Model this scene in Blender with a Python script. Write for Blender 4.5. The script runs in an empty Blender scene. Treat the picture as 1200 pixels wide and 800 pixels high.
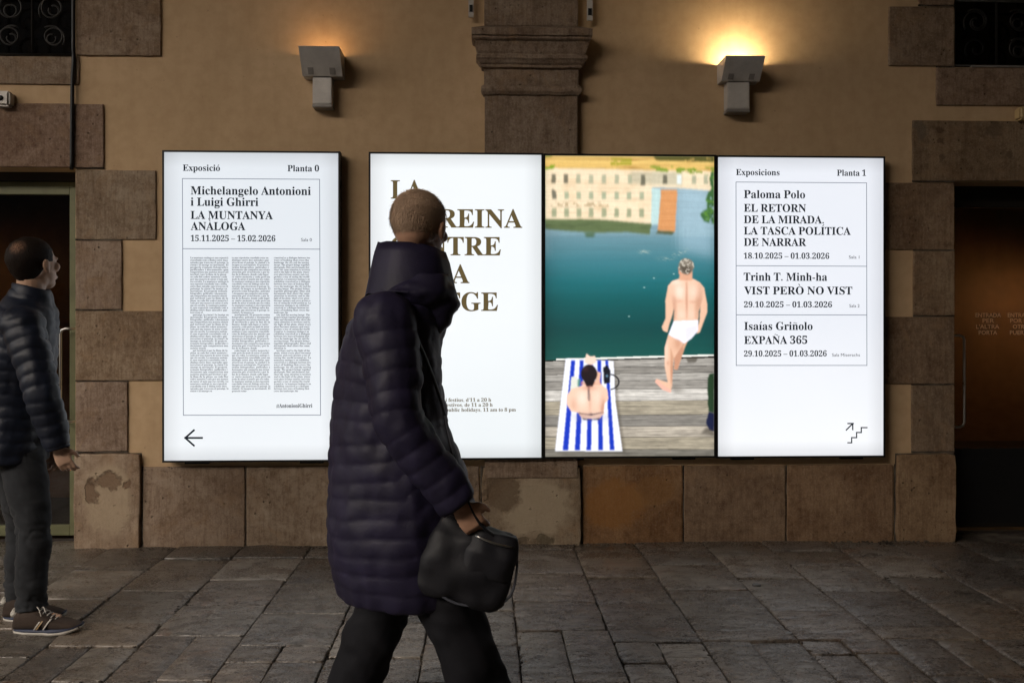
import bpy, bmesh, math, random
import numpy as np
from mathutils import Vector, Matrix, noise
random.seed(7); np.random.seed(7)
S = bpy.context.scene
COL = S.collection
# ------------------------------------------------------------------ camera
F = 1000.0; TH = math.atan(36/1000.0); D = 5.197; H = 1.36; HY = 375.0
FW = Vector((math.sin(TH), math.cos(TH), 0)); RT = Vector((math.cos(TH), -math.sin(TH), 0)); UP = Vector((0, 0, 1))
CAM = Vector((0, -D, H))
cd = bpy.data.cameras.new('camera'); cam = bpy.data.objects.new('camera', cd); COL.objects.link(cam)
cam.location = CAM; cam.rotation_euler = (math.pi/2, 0, -TH)
cd.sensor_width = 36; cd.lens = 30.0; cd.shift_y = -(400-HY)/1200.0; cd.clip_end = 500
S.camera = cam
# ------------------------------------------------------------------ world, sun, exposure
SUN_AZ, SUN_EL = math.radians(38), math.radians(23)      # azimuth to the left of straight behind the camera
w = bpy.data.worlds.new('World'); S.world = w; w.use_nodes = True
wn = w.node_tree; bg = wn.nodes['Background']
sky = wn.nodes.new('ShaderNodeTexSky'); sky.sky_type = 'NISHITA'; sky.sun_disc = False
sky.sun_elevation = SUN_EL; sky.sun_rotation = math.pi + SUN_AZ
wn.links.new(sky.outputs[0], bg.inputs[0]); bg.inputs[1].default_value = 0.08
sd = bpy.data.lights.new('sun', 'SUN'); sd.energy = 4.9; sd.angle = math.radians(56); sd.color = (1, .88, .75)
sun = bpy.data.objects.new('sun', sd); COL.objects.link(sun)
to_sun = Vector((-math.sin(SUN_AZ)*math.cos(SUN_EL), -math.cos(SUN_AZ)*math.cos(SUN_EL), math.sin(SUN_EL)))
sun.rotation_euler = to_sun.to_track_quat('Z', 'Y').to_euler(); sun.location = (-8, -10, 6)
vs = S.view_settings; vs.view_transform = 'Standard'; vs.look = 'None'; vs.exposure = 0.9; vs.gamma = 1; vs.use_curve_mapping = False

# ------------------------------------------------------------------ measuring helpers
def ray(px, py):
    return FW + RT*((px-600)/F) + UP*((HY-py)/F)
def P(px, py, Y=0.0):                       # point on the vertical plane y = Y
    r = ray(px, py); return CAM + r*((Y-CAM.y)/r.y)
def G(px, py, Z=0.0):                       # point on the floor
    r = ray(px, py); return CAM + r*((Z-CAM.z)/r.z)
def Q(px, py, d): return CAM + ray(px, py)*d

# ------------------------------------------------------------------ object helpers
def tag(o, label=None, cat=None, group=None, kind=None):
    if label: o['label'] = label
    if cat: o['category'] = cat
    if group: o['group'] = group
    if kind: o['kind'] = kind
    return o
def empty(name, loc=(0, 0, 0), label=None, cat=None, group=None):
    o = bpy.data.objects.new(name, None); COL.objects.link(o); o.location = loc; o.empty_display_size = .1
    bpy.context.view_layer.update()
    return tag(o, label, cat, group)
def mobj(name, me, mat=None, parent=None, smooth=False):
    o = bpy.data.objects.new(name, me); COL.objects.link(o)
    if mat is not None:
        for m in (mat if isinstance(mat, (list, tuple)) else [mat]): me.materials.append(m)
    if smooth: me.shade_smooth()
    if parent is not None:
        o.parent = parent; o.matrix_parent_inverse = Matrix.Translation(-wloc(parent))
    return o
def wloc(o):
    v = Vector(o.location); p = o.parent
    return v
def bobj(name, bm, mat=None, parent=None, smooth=False):
    me = bpy.data.meshes.new(name); bmesh.ops.recalc_face_normals(bm, faces=bm.faces); bm.to_mesh(me); bm.free()
    return mobj(name, me, mat, parent, smooth)
def box(bm, a, b, mi=0):
    x0, y0, z0 = [min(p, q) for p, q in zip(a, b)]; x1, y1, z1 = [max(p, q) for p, q in zip(a, b)]
    v = [bm.verts.new(c) for c in ((x0,y0,z0),(x1,y0,z0),(x1,y1,z0),(x0,y1,z0),(x0,y0,z1),(x1,y0,z1),(x1,y1,z1),(x0,y1,z1))]
    for f in ((0,3,2,1),(4,5,6,7),(0,1,5,4),(1,2,6,5),(2,3,7,6),(3,0,4,7)):
        fc = bm.faces.new([v[i] for i in f]); fc.material_index = mi
    return v
def boxo(name, a, b, mat, parent=None, bev=0.0):
    bm = bmesh.new(); box(bm, a, b)
    if bev: bmesh.ops.bevel(bm, geom=bm.edges[:], offset=bev, segments=2, affect='EDGES')
    return bobj(name, bm, mat, parent)
def frames(pts):
    out = []; prev = None
    for i, p in enumerate(pts):
        t = (pts[min(i+1, len(pts)-1)] - pts[max(i-1, 0)]).normalized()
        if prev is None:
            a = t.cross(Vector((0, 0, 1)))
            if a.length < .2: a = t.cross(Vector((0, 1, 0)))
        else: a = prev - t*prev.dot(t)
        a.normalize(); prev = a; out.append((t, a, t.cross(a)))
    return out
def spline(pts, rads, k=4):
    P_, R_ = [], []
    n = len(pts)
    for i in range(n-1):
        p0, p1, p2, p3 = pts[max(i-1,0)], pts[i], pts[i+1], pts[min(i+2,n-1)]
        for j in range(k):
            t = j/k
            P_.append(0.5*((2*p1)+(p2-p0)*t+(2*p0-5*p1+4*p2-p3)*t*t+(3*p1-p0-3*p2+p3)*t**3))
            R_.append(rads[i]*(1-t)+rads[i+1]*t)
    P_.append(pts[-1].copy()); R_.append(rads[-1]); return P_, R_
def tube(bm, pts, rads, n=10, k=0, flat=1.0, caps=True):
    pts = [Vector(p) for p in pts]
    if not isinstance(rads, (list, tuple)): rads = [rads]*len(pts)
    if k: pts, rads = spline(pts, list(rads), k)
    fr = frames(pts); rings = []
    for p, r, (t, a, b) in zip(pts, rads, fr):
        rings.append([bm.verts.new(p + a*(r*math.cos(2*math.pi*i/n)) + b*(r*flat*math.sin(2*math.pi*i/n))) for i in range(n)])
    for q in range(len(rings)-1):
        for i in range(n):
            bm.faces.new((rings[q][i], rings[q][(i+1) % n], rings[q+1][(i+1) % n], rings[q+1][i]))
    if caps:
        bm.faces.new(rings[0][::-1]); bm.faces.new(rings[-1])
def loft(bm, rings, n=28, sup=1.0):
    # rings: (centre, A, B) half-axis vectors
    R = []
    for c, A, B in rings:
        row = []
        for i in range(n):
            a = 2*math.pi*i/n; ca, sa = math.cos(a), math.sin(a)
            ca = math.copysign(abs(ca)**sup, ca); sa = math.copysign(abs(sa)**sup, sa)
            row.append(bm.verts.new(c + A*ca + B*sa))
        R.append(row)
    for q in range(len(R)-1):
        for i in range(n):
            bm.faces.new((R[q][i], R[q][(i+1) % n], R[q+1][(i+1) % n], R[q+1][i]))
    bm.faces.new(R[0][::-1]); bm.faces.new(R[-1])
def ell(bm, c, r, rot=None, sub=3):
    m = Matrix.Translation(c) @ (rot.to_4x4() if rot else Matrix.Identity(4)) @ Matrix.Diagonal((r[0], r[1], r[2], 1))
    bmesh.ops.create_icosphere(bm, subdivisions=sub, radius=1, matrix=m)
def remesh(bm, vox, smooth=4, disp=None):
    bmesh.ops.recalc_face_normals(bm, faces=bm.faces)
    me = bpy.data.meshes.new('tmp'); bm.to_mesh(me); bm.free()
    o = bpy.data.objects.new('tmp', me); COL.objects.link(o)
    m = o.modifiers.new('r', 'REMESH'); m.mode = 'VOXEL'; m.voxel_size = vox
    if smooth:
        s = o.modifiers.new('s', 'SMOOTH'); s.iterations = smooth; s.factor = .5
    dg = bpy.context.evaluated_depsgraph_get(); dg.update()
    out = bpy.data.meshes.new_from_object(o.evaluated_get(dg))
    bpy.data.objects.remove(o); bpy.data.meshes.remove(me)
    if disp:
        n = len(out.vertices); co = np.empty(n*3); out.vertices.foreach_get('co', co); co = co.reshape(-1, 3)
        nr = np.empty(n*3); out.vertex_normals.foreach_get('vector', nr); nr = nr.reshape(-1, 3)
        co = co + nr*disp(co)[:, None]; out.vertices.foreach_set('co', co.ravel()); out.update()
    return out

# ------------------------------------------------------------------ materials
class NT:
    def __init__(s, name):
        s.m = bpy.data.materials.new(name); s.m.use_nodes = True; s.t = s.m.node_tree; s.b = s.t.nodes['Principled BSDF']
    def n(s, typ, **kw):
        nd = s.t.nodes.new('ShaderNode'+typ)
        for k, v in kw.items():
            if k in nd.inputs: nd.inputs[k].default_value = v
            else: setattr(nd, k, v)
        return nd
    def l(s, a, b): s.t.links.new(a, b)
    def noise(s, vec, scale, detail=5, rough=.6, dist=0):
        nd = s.n('TexNoise', Scale=scale, Detail=detail, Roughness=rough, Distortion=dist); s.l(vec, nd.inputs['Vector']); return nd.outputs['Fac']
    def ramp(s, fac, stops):
        nd = s.n('ValToRGB'); cr = nd.color_ramp
        while len(cr.elements) < len(stops): cr.elements.new(.5)
        for e, (p, c) in zip(cr.elements, stops):
            e.position = p; e.color = (c, c, c, 1) if isinstance(c, (int, float)) else (*c, 1)
        s.l(fac, nd.inputs[0]); return nd.outputs[0]
    def mix(s, fac, a, b, mode='MIX'):
        nd = s.n('Mix', data_type='RGBA', blend_type=mode)
        for v, i in ((fac, nd.inputs[0]), (a, nd.inputs[6]), (b, nd.inputs[7])):
            if hasattr(v, 'links'): s.l(v, i)
            else: i.default_value = v if isinstance(v, (int, float)) else (*v, 1)
        return nd.outputs[2]
    def math(s, op, a, b=0.0):
        nd = s.n('Math', operation=op)
        for v, i in ((a, nd.inputs[0]), (b, nd.inputs[1])):
            if hasattr(v, 'links'): s.l(v, i)
            else: i.default_value = v
        return nd.outputs[0]
    def mapped(s, scale=(1, 1, 1), rnd=True):
        g = s.n('NewGeometry'); mp = s.n('Mapping'); mp.inputs['Scale'].default_value = scale; s.l(g.outputs['Position'], mp.inputs['Vector'])
        if rnd:
            oi = s.n('ObjectInfo'); cx = s.n('CombineXYZ'); r = s.math('MULTIPLY', oi.outputs['Random'], 37.0)
            s.l(r, cx.inputs[0]); s.l(r, cx.inputs[1]); s.l(r, cx.inputs[2]); s.l(cx.outputs[0], mp.inputs['Location'])
        return mp.outputs[0]
    def bump(s, h, dist, strength=1.0, prev=None):
        nd = s.n('Bump', Distance=dist, Strength=strength); s.l(h, nd.inputs['Height'])
        if prev is not None: s.l(prev, nd.inputs['Normal'])
        s.l(nd.outputs[0], s.b.inputs['Normal']); return nd.outputs[0]
def simple(name, col, rough=.6, metal=0.0, spec=.5, bump=None):
    k = NT(name); k.b.inputs['Base Color'].default_value = (*col, 1); k.b.inputs['Roughness'].default_value = rough
    k.b.inputs['Metallic'].default_value = metal; k.b.inputs['Specular IOR Level'].default_value = spec
    v = k.mapped(rnd=False)
    nz = k.noise(v, 9, 4)
    k.l(k.mix(k.ramp(nz, [(.3, 0), (.75, 1)]), tuple(c*.8 for c in col), tuple(min(1, c*1.15) for c in col)), k.b.inputs['Base Color'])
    k.l(k.ramp(nz, [(.2, max(0, rough-.08)), (.8, min(1, rough+.08))]), k.b.inputs['Roughness'])
    if bump: k.bump(k.noise(v, bump[0], 4), bump[1])
    return k.m
def stone_mat(name, stain=None):
    k = NT(name); v = k.mapped((1, 1, 1)); oi = k.n('ObjectInfo')
    big = k.noise(v, 2.6, 7, .68, .9); mid = k.noise(v, 21, 6, .75); fine = k.noise(v, 85, 5, .8); grit = k.noise(v, 260, 2, .6)
    c = oi.outputs['Color']
    c = k.mix(k.ramp(big, [(.34, .85), (.62, 0)]), c, (.50, .42, .36), 'MULTIPLY')
    c = k.mix(k.ramp(mid, [(.34, .7), (.55, 0)]), c, (.50, .43, .38), 'MULTIPLY')
    c = k.mix(k.ramp(fine, [(.52, 0), (.74, .4)]), c, (.60, .50, .40))
    tool = k.noise(k.mapped((55, 55, 5)), 1.0, 4, .7, .3); c = k.mix(k.ramp(tool, [(.38, .35), (.52, 0)]), c, (.45, .38, .33), 'MULTIPLY')
    c = k.mix(k.ramp(fine, [(.30, .55), (.44, 0)]), c, (.40, .33, .28), 'MULTIPLY')
    c = k.mix(k.ramp(k.noise(v, 5.5, 4, .6, 1.5), [(.52, 0), (.72, .45)]), c, (.36, .23, .13))
    pits = k.n('TexVoronoi', Scale=22.0); k.l(v, pits.inputs['Vector'])
    pm = k.ramp(pits.outputs['Distance'], [(.04, 1), (.16, 0)])
    pm = k.math('MULTIPLY', pm, k.ramp(k.noise(v, 8, 3), [(.48, 0), (.6, 1)]))
    c = k.mix(k.math('MULTIPLY', pm, .7), c, (.05, .035, .025))
    hgt = k.math('ADD', k.math('MULTIPLY', mid, .45), k.math('MULTIPLY', fine, .35))
    hgt = k.math('ADD', hgt, k.math('MULTIPLY', grit, .16)); hgt = k.math('SUBTRACT', hgt, k.math('MULTIPLY', pm, .8))
    if stain:
        # stain: list of (x, z, radius x, radius z, colour, strength, relief): worn patches with an outline of their own
        g = k.n('NewGeometry'); wob = k.n('TexNoise', Scale=9.0, Detail=5.0, Roughness=.65)
        k.l(g.outputs['Position'], wob.inputs['Vector'])
        ofs = k.n('VectorMath', operation='MULTIPLY_ADD'); k.l(wob.outputs['Color'], ofs.inputs[0]); ofs.inputs[1].default_value = (.17, 0, .17); k.l(g.outputs['Position'], ofs.inputs[2])
        for x, z, rx, rz, col, st, rel in stain:
            sb = k.n('VectorMath', operation='SUBTRACT'); k.l(ofs.outputs[0], sb.inputs[0]); sb.inputs[1].default_value = (x+.085, 0, z+.085)
            ml = k.n('VectorMath', operation='MULTIPLY'); k.l(sb.outputs[0], ml.inputs[0]); ml.inputs[1].default_value = (1/rx, 0, 1/rz)
            ln = k.n('VectorMath', operation='LENGTH'); k.l(ml.outputs[0], ln.inputs[0])
            mk = k.ramp(k.math('ADD', ln.outputs['Value'], k.math('MULTIPLY', k.math('SUBTRACT', mid, .5), .9)), [(.70, 1), (.98, 0)])
            c = k.mix(k.math('MULTIPLY', mk, k.ramp(fine, [(.3, st), (.7, st*.7)])), c, col)
            hgt = k.math('ADD', hgt, k.math('MULTIPLY', mk, rel))
    k.l(c, k.b.inputs['Base Color']); k.b.inputs['Roughness'].default_value = .88; k.b.inputs['Specular IOR Level'].default_value = .25
    k.bump(hgt, .020, 1.0)
    return k.m
M = {}
M['stone'] = stone_mat('worn_sandstone')
def plaster_mat():
    k = NT('ochre_plaster'); v = k.mapped(rnd=False)
    a = k.noise(v, 1.3, 5, .55, .4); b = k.noise(v, 14, 5, .6); f = k.noise(v, 160, 3, .6)
    c = k.mix(k.ramp(a, [(.3, 0), (.7, 1)]), (.50, .35, .205), (.60, .425, .26))
    c = k.mix(k.ramp(b, [(.35, .25), (.6, 0)]), c, (.36, .235, .12))
    vs_ = k.mapped((9, 9, .9), rnd=False)
    c = k.mix(k.ramp(k.noise(vs_, 1.0, 4, .6), [(.5, 0), (.75, .22)]), c, (.34, .22, .115))
    c = k.mix(k.ramp(k.noise(v, 38, 2, .5), [(.70, 0), (.78, .5)]), c, (.25, .17, .10))
    k.l(c, k.b.inputs['Base Color']); k.b.inputs['Roughness'].default_value = .85; k.b.inputs['Specular IOR Level'].default_value = .25
    k.bump(k.math('ADD', k.math('MULTIPLY', a, 1.2), k.math('ADD', k.math('MULTIPLY', b, .3), k.math('MULTIPLY', f, .08))), .006, .8)
    return k.m
M['plaster'] = plaster_mat()
def slab_mat():
    k = NT('worn_paving_stone'); v = k.mapped((1, 1, 1)); vs_ = k.mapped((2.2, 7, 1)); v3 = k.mapped((14, 55, 30)); oi = k.n('ObjectInfo')
    big = k.noise(v, 3.5, 7, .7, .9); st = k.noise(vs_, 3.2, 7, .7, .6); fine = k.noise(v, 75, 5, .75); 
    c = k.mix(k.ramp(big, [(.34, .85), (.60, 0)]), oi.outputs['Color'], (.42, .37, .34), 'MULTIPLY')
    c = k.mix(k.ramp(st, [(.36, .85), (.54, 0)]), c, (.36, .31, .28), 'MULTIPLY')
    c = k.mix(k.ramp(fine, [(.50, 0), (.70, .65)]), c, (.34, .30, .25))
    c = k.mix(k.ramp(fine, [(.32, .6), (.46, 0)]), c, (.40, .35, .32), 'MULTIPLY')
    scr = k.noise(v3, 1.0, 5, .75, .4); c = k.mix(k.ramp(scr, [(.36, .8), (.50, 0)]), c, (.35, .31, .28), 'MULTIPLY'); c = k.mix(k.ramp(scr, [(.56, 0), (.72, .5)]), c, (.30, .265, .23))
    c = k.mix(k.ramp(k.noise(v, 11, 6, .8, .5), [(.60, 0), (.70, .5)]), c, (.33, .29, .25))
    c = k.mix(k.ramp(k.noise(v, 6, 4, .6, 1.0), [(.58, 0), (.72, .45)]), c, (.19, .10, .055))
    k.l(c, k.b.inputs['Base Color'])
    k.l(k.ramp(k.math('ADD', k.math('MULTIPLY', big, .5), k.math('MULTIPLY', fine, .5)), [(.36, .15), (.62, .40)]), k.b.inputs['Roughness'])
    k.b.inputs['Specular IOR Level'].default_value = .8
    h = k.math('ADD', k.math('MULTIPLY', st, .55), k.math('ADD', k.math('MULTIPLY', big, .7), k.math('MULTIPLY', fine, .07)))
    ck = k.ramp(k.math('ABSOLUTE', k.math('SUBTRACT', k.noise(vs_, 2.0, 6, .75, .8), .5)), [(0, 0), (.012, 1)])
    h = k.math('ADD', k.math('ADD', h, k.math('MULTIPLY', scr, .10)), k.math('MULTIPLY', ck, .10))
    k.bump(h, .015, 1.0); return k.m
M['slab'] = slab_mat()
def dirt_mat():
    k = NT('gritty_mortar'); v = k.mapped(rnd=False)
    a = k.noise(v, 5, 5); f = k.noise(v, 110, 4, .7)
    c = k.mix(k.ramp(a, [(.44, 0), (.66, 1)]), (.025, .017, .012), (.22, .19, .15)); c = k.mix(k.ramp(f, [(.45, 0), (.7, .6)]), c, (.20, .15, .11))
    k.l(c, k.b.inputs['Base Color']); k.b.inputs['Roughness'].default_value = .95; k.bump(f, .02, 1.0); return k.m
M['dirt'] = dirt_mat()
M['black'] = simple('black_metal', (.012, .012, .013), .45, .3)
M['iron'] = simple('wrought_iron', (.020, .018, .016), .5, .4, bump=(60, .002))
for k_, c_, e_ in (('ink', (.012, .014, .018), (.004, .006, .009)), ('olive_ink', (.060, .044, .020), (.062, .046, .020)), ('rule', (.07, .08, .10), (.10, .115, .14))):   # print on back-lit film lets a little light through
    M[k_] = simple({'ink': 'black_ink', 'olive_ink': 'olive_ink', 'rule': 'grey_ink'}[k_], c_, .9, 0, 0); b_ = M[k_].node_tree.nodes['Principled BSDF']; b_.inputs['Emission Color'].default_value = (*e_, 1); b_.inputs['Emission Strength'].default_value = 1.0
M['green'] = simple('olive_green_paint', (.15, .155, .08), .5, 0, .4, bump=(90, .0008))
M['chrome'] = simple('brushed_steel', (.55, .54, .52), .3, 1.0)
M['lamp_metal'] = simple('grey_lamp_metal', (.52, .49, .46), .45, .1, bump=(60, .0006))
M['lamp_dark'] = simple('lamp_slot', (.27, .25, .235), .5, .1)
M['skin'] = simple('skin', (.52, .33, .23), .5, 0, .45, bump=(140, .0008))
M['skin_dark'] = simple('tanned_skin', (.46, .26, .17), .5, 0, .45, bump=(140, .0008))
M['eye'] = simple('eye', (.5, .47, .44), .15, 0, .6)
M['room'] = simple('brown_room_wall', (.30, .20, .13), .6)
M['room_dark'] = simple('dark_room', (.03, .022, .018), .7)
M['wood'] = simple('orange_wood', (.42, .20, .085), .45)
M['ceiling'] = simple('ceiling_plaster', (.30, .25, .19), .9)
def cloth(name, col, rough, spec=.5, sheen=0.0, wv=None):
    k = NT(name); v = k.mapped(rnd=False)
    n1 = k.noise(v, 7, 5, .6, .5); n2 = k.noise(v, 230, 2, .6)
    c = k.mix(k.ramp(n1, [(.3, 0), (.7, 1)]), tuple(x*.65 for x in col), tuple(x*1.3 for x in col))
    c = k.mix(k.ramp(n2, [(.4, .35), (.7, 0)]), c, (.6, .6, .6), 'MULTIPLY')
    k.l(c, k.b.inputs['Base Color']); k.b.inputs['Roughness'].default_value = rough; k.b.inputs['Specular IOR Level'].default_value = spec
    k.b.inputs['Sheen Weight'].default_value = sheen
    b = k.bump(n1, .008, .5)
    k.bump(n2, wv or .0006, .6, b)
    return k.m
M['navy'] = cloth('navy_nylon', (.009, .013, .027), .50, .35)
M['purple'] = cloth('dark_purple_nylon', (.018, .0145, .040), .58, .35)
M['denim'] = cloth('charcoal_denim', (.024, .026, .030), .85, .2, .1, .001)
M['trouser'] = cloth('black_trouser', (.010, .010, .013), .8, .2)
M['hair_dark'] = simple('dark_brown_hair', (.014, .009, .007), .6, 0, .15, bump=(260, .002))
M['hair_light'] = simple('sandy_brown_hair', (.46, .32, .22), .6, 0, .25, bump=(220, .002))
M['shoe'] = cloth('brown_suede', (.060, .042, .033), .8, .25)
M['shoe_white'] = simple('off_white_leather', (.50, .47, .42), .5)
M['shoe_navy'] = simple('navy_rubber', (.02, .03, .07), .6)
M['shoe_gold'] = simple('tan_stripe', (.40, .26, .12), .5)
M['bag'] = cloth('black_bag_fabric', (.010, .010, .014), .6, .4)
M['bag_grey'] = simple('grey_bag_flap', (.07, .075, .095), .5)
def glass_mat():
    k = NT('dark_door_glass'); t = k.t
    for n in list(t.nodes):
        if n.type == 'BSDF_PRINCIPLED': t.nodes.remove(n)
    out = [n for n in t.nodes if n.type == 'OUTPUT_MATERIAL'][0]
    tr = k.n('BsdfTransparent'); tr.inputs[0].default_value = (.62, .58, .54, 1)
    gl = k.n('BsdfGlossy'); gl.inputs['Roughness'].default_value = .02; gl.inputs[0].default_value = (.9, .9, .9, 1)
    fr = k.n('Fresnel'); fr.inputs[0].default_value = 1.5
    v = k.mapped(rnd=False); bp = k.n('Bump', Distance=.004, Strength=.3); k.l(k.noise(v, 1.7, 2), bp.inputs['Height']); k.l(bp.outputs[0], gl.inputs['Normal'])
    mx = k.n('MixShader'); k.l(fr.outputs[0], mx.inputs[0]); k.l(tr.outputs[0], mx.inputs[1]); k.l(gl.outputs[0], mx.inputs[2]); k.l(mx.outputs[0], out.inputs[0])
    return k.m
M['glass'] = glass_mat()
def emis(name, col, strength):
    k = NT(name); k.b.inputs['Base Color'].default_value = (.02, .02, .02, 1); k.b.inputs['Emission Color'].default_value = (*col, 1); k.b.inputs['Emission Strength'].default_value = strength
    k.b.inputs['Roughness'].default_value = .35; return k.m
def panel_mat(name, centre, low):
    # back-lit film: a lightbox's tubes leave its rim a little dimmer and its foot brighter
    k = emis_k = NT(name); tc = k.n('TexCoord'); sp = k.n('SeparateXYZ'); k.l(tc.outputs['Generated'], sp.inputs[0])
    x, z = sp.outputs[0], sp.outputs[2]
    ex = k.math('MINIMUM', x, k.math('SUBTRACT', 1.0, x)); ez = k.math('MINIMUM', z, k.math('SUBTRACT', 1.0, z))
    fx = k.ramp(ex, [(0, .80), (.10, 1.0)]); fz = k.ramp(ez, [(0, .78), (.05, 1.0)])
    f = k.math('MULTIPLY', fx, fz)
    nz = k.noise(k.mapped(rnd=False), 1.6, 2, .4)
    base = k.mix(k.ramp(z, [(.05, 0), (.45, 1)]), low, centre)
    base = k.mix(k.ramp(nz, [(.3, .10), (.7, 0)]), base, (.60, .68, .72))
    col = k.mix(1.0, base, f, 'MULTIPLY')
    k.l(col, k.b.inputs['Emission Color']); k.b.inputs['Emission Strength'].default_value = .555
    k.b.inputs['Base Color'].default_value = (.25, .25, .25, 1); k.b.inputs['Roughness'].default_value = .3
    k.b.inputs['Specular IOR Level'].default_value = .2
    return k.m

# ------------------------------------------------------------------ lettering
GL = {}
def ser(c):
    if 'A' <= c <= 'Z': return chr(0x1D400+ord(c)-65)
    if 'a' <= c <= 'z': return chr(0x1D41A+ord(c)-97)
    if '0' <= c <= '9': return chr(0x1D7CE+ord(c)-48)
    return c
def glyph_raw(s, res):
    c = bpy.data.curves.new('t', 'FONT'); c.body = s; c.size = 1; c.resolution_u = res; c.fill_mode = 'FRONT'; c.offset = .006 if (res > 1 and ord(s[0]) > 60000) else 0
    o = bpy.data.objects.new('t', c); COL.objects.link(o)
    dg = bpy.context.evaluated_depsgraph_get(); dg.update()
    me = bpy.data.meshes.new_from_object(o.evaluated_get(dg))
    vs_ = [(v.co.x, v.co.y) for v in me.vertices]; fs = [tuple(p.vertices) for p in me.polygons]
    bpy.data.objects.remove(o); bpy.data.curves.remove(c); bpy.data.meshes.remove(me)
    return vs_, fs
ACC = {'ó': ('o', 'a'), 'í': ('i', 'a'), 'ñ': ('n', 't'), 'À': ('A', 'g'), 'Í': ('I', 'a'), 'Ò': ('O', 'g'), 'Ñ': ('N', 't'), 'à': ('a', 'g'), 'é': ('e', 'a'), 'è': ('e', 'g'), 'ò': ('o', 'g'), 'á': ('a', 'a'), 'ú': ('u', 'a')}
def glyph(ch, serif=True, res=3):
    key = (ch, serif, res)
    if key in GL: return GL[key]
    if ch == ' ': GL[key] = ([], [], .25); return GL[key]
    base, acc = ACC.get(ch, (ch, None))
    if ch == '.' and serif:
        GL[key] = ([(.12+.072*math.cos(i*math.pi/4), .065+.072*math.sin(i*math.pi/4)) for i in range(8)], [tuple(range(8))], .25); return GL[key]
    f = ser if serif else (lambda c: c)
    vs_, fs = glyph_raw(f(base), res)
    I = glyph_raw(f('H')+f('H'), 1)[0]; J = glyph_raw(f('H')+f(base)+f('H'), 1)[0]
    adv = max(v[0] for v in J) - max(v[0] for v in I)
    if acc:
        top = max(v[1] for v in vs_); cx = (min(v[0] for v in vs_)+max(v[0] for v in vs_))/2
        if base == 'i':
            vv = [i for i, v in enumerate(vs_) if v[1] > .52]; drop = set(vv)
            fs = [p for p in fs if not any(i in drop for i in p)]; top = .5
            vs_ = [v if i not in drop else (cx, .2) for i, v in enumerate(vs_)]
        n = len(vs_); y = top+.05
        if acc == 'a': q = [(cx-.05, y), (cx+.0, y), (cx+.15, y+.17), (cx+.04, y+.17)]
        elif acc == 'g': q = [(cx+.05, y), (cx-.0, y), (cx-.15, y+.17), (cx-.04, y+.17)]
        else: q = None
        if q: vs_ = vs_+q; fs = fs+[tuple(range(n, n+4))]
        else:
            up = [(cx-.16+.32*i/8, y+.075+.035*math.sin(i/8*2*math.pi)+.02) for i in range(9)]; dn = [(a, b-.05) for a, b in up]
            vs_ = vs_+up+dn; fs = fs+[(n+i, n+i+1, n+10+i, n+9+i) for i in range(8)]
    GL[key] = (vs_, fs, adv); return GL[key]
CAPH = {}
def capheight(serif):
    if serif not in CAPH:
        v = glyph('H', serif, 3)[0]; CAPH[serif] = max(p[1] for p in v)
    return CAPH[serif]
class Letters:
    def one(s, name, mat, parent, *a, **k):
        q = Letters(); q.line(*a, **k); return q.make(name, mat, parent)
    def rule(s, mat, parent, *a):
        q = Letters(); q.stroke(*a); return q.make('ruled_line', mat, parent)
    def __init__(s): s.v = []; s.f = []
    def line(s, text, x0, base, x1=None, cap=None, Y=-.1, serif=True, res=3, track=0.0):
        a = P(x0, base, Y); sc = cap*D/F/capheight(serif) if cap else None
        adv = 0; lay = []
        for i, ch in enumerate(text):
            g = glyph(ch, serif, res); lay.append((adv, g)); adv += g[2]+track
        xs = [o+v[0] for o, g in lay for v in g[0]]
        lo, hi = min(xs), max(xs)
        if x1 is not None:
            sx = (P(x1, base, Y).x-a.x)/(hi-lo)
            if sc is None: sc = sx
        else: sx = sc
        for o, g in lay:
            n = len(s.v)
            s.v += [(a.x+(o+v[0]-lo)*sx, Y, a.z+v[1]*sc) for v in g[0]]; s.f += [tuple(n+i for i in p) for p in g[1]]
        return a.x+(hi-lo)*sx
    def stroke(s, pts, wpx, Y):
        # ribbon polyline with square joints
        w_ = wpx*D/F/2; p = [P(x, y, Y) for x, y in pts]
        for i in range(len(p)-1):
            a, b = p[i], p[i+1]; t = (b-a); t.y = 0; t.normalize(); nrm = Vector((-t.z, 0, t.x))*w_; e = t*w_
            ea = e if i else e*.0; n = len(s.v); yy = Y - .0003*(i % 2)
            for q in (a-ea-nrm, b+e-nrm, b+e+nrm, a-ea+nrm): s.v.append((q.x, yy, q.z))
            s.f.append((n, n+1, n+2, n+3))
    def make(s, name, mat, parent, kind=None):
        me = bpy.data.meshes.new(name); me.from_pydata(s.v, [], s.f); me.update()
        o = mobj(name, me, mat, parent)
        if kind: o['kind'] = kind
        return o

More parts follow.
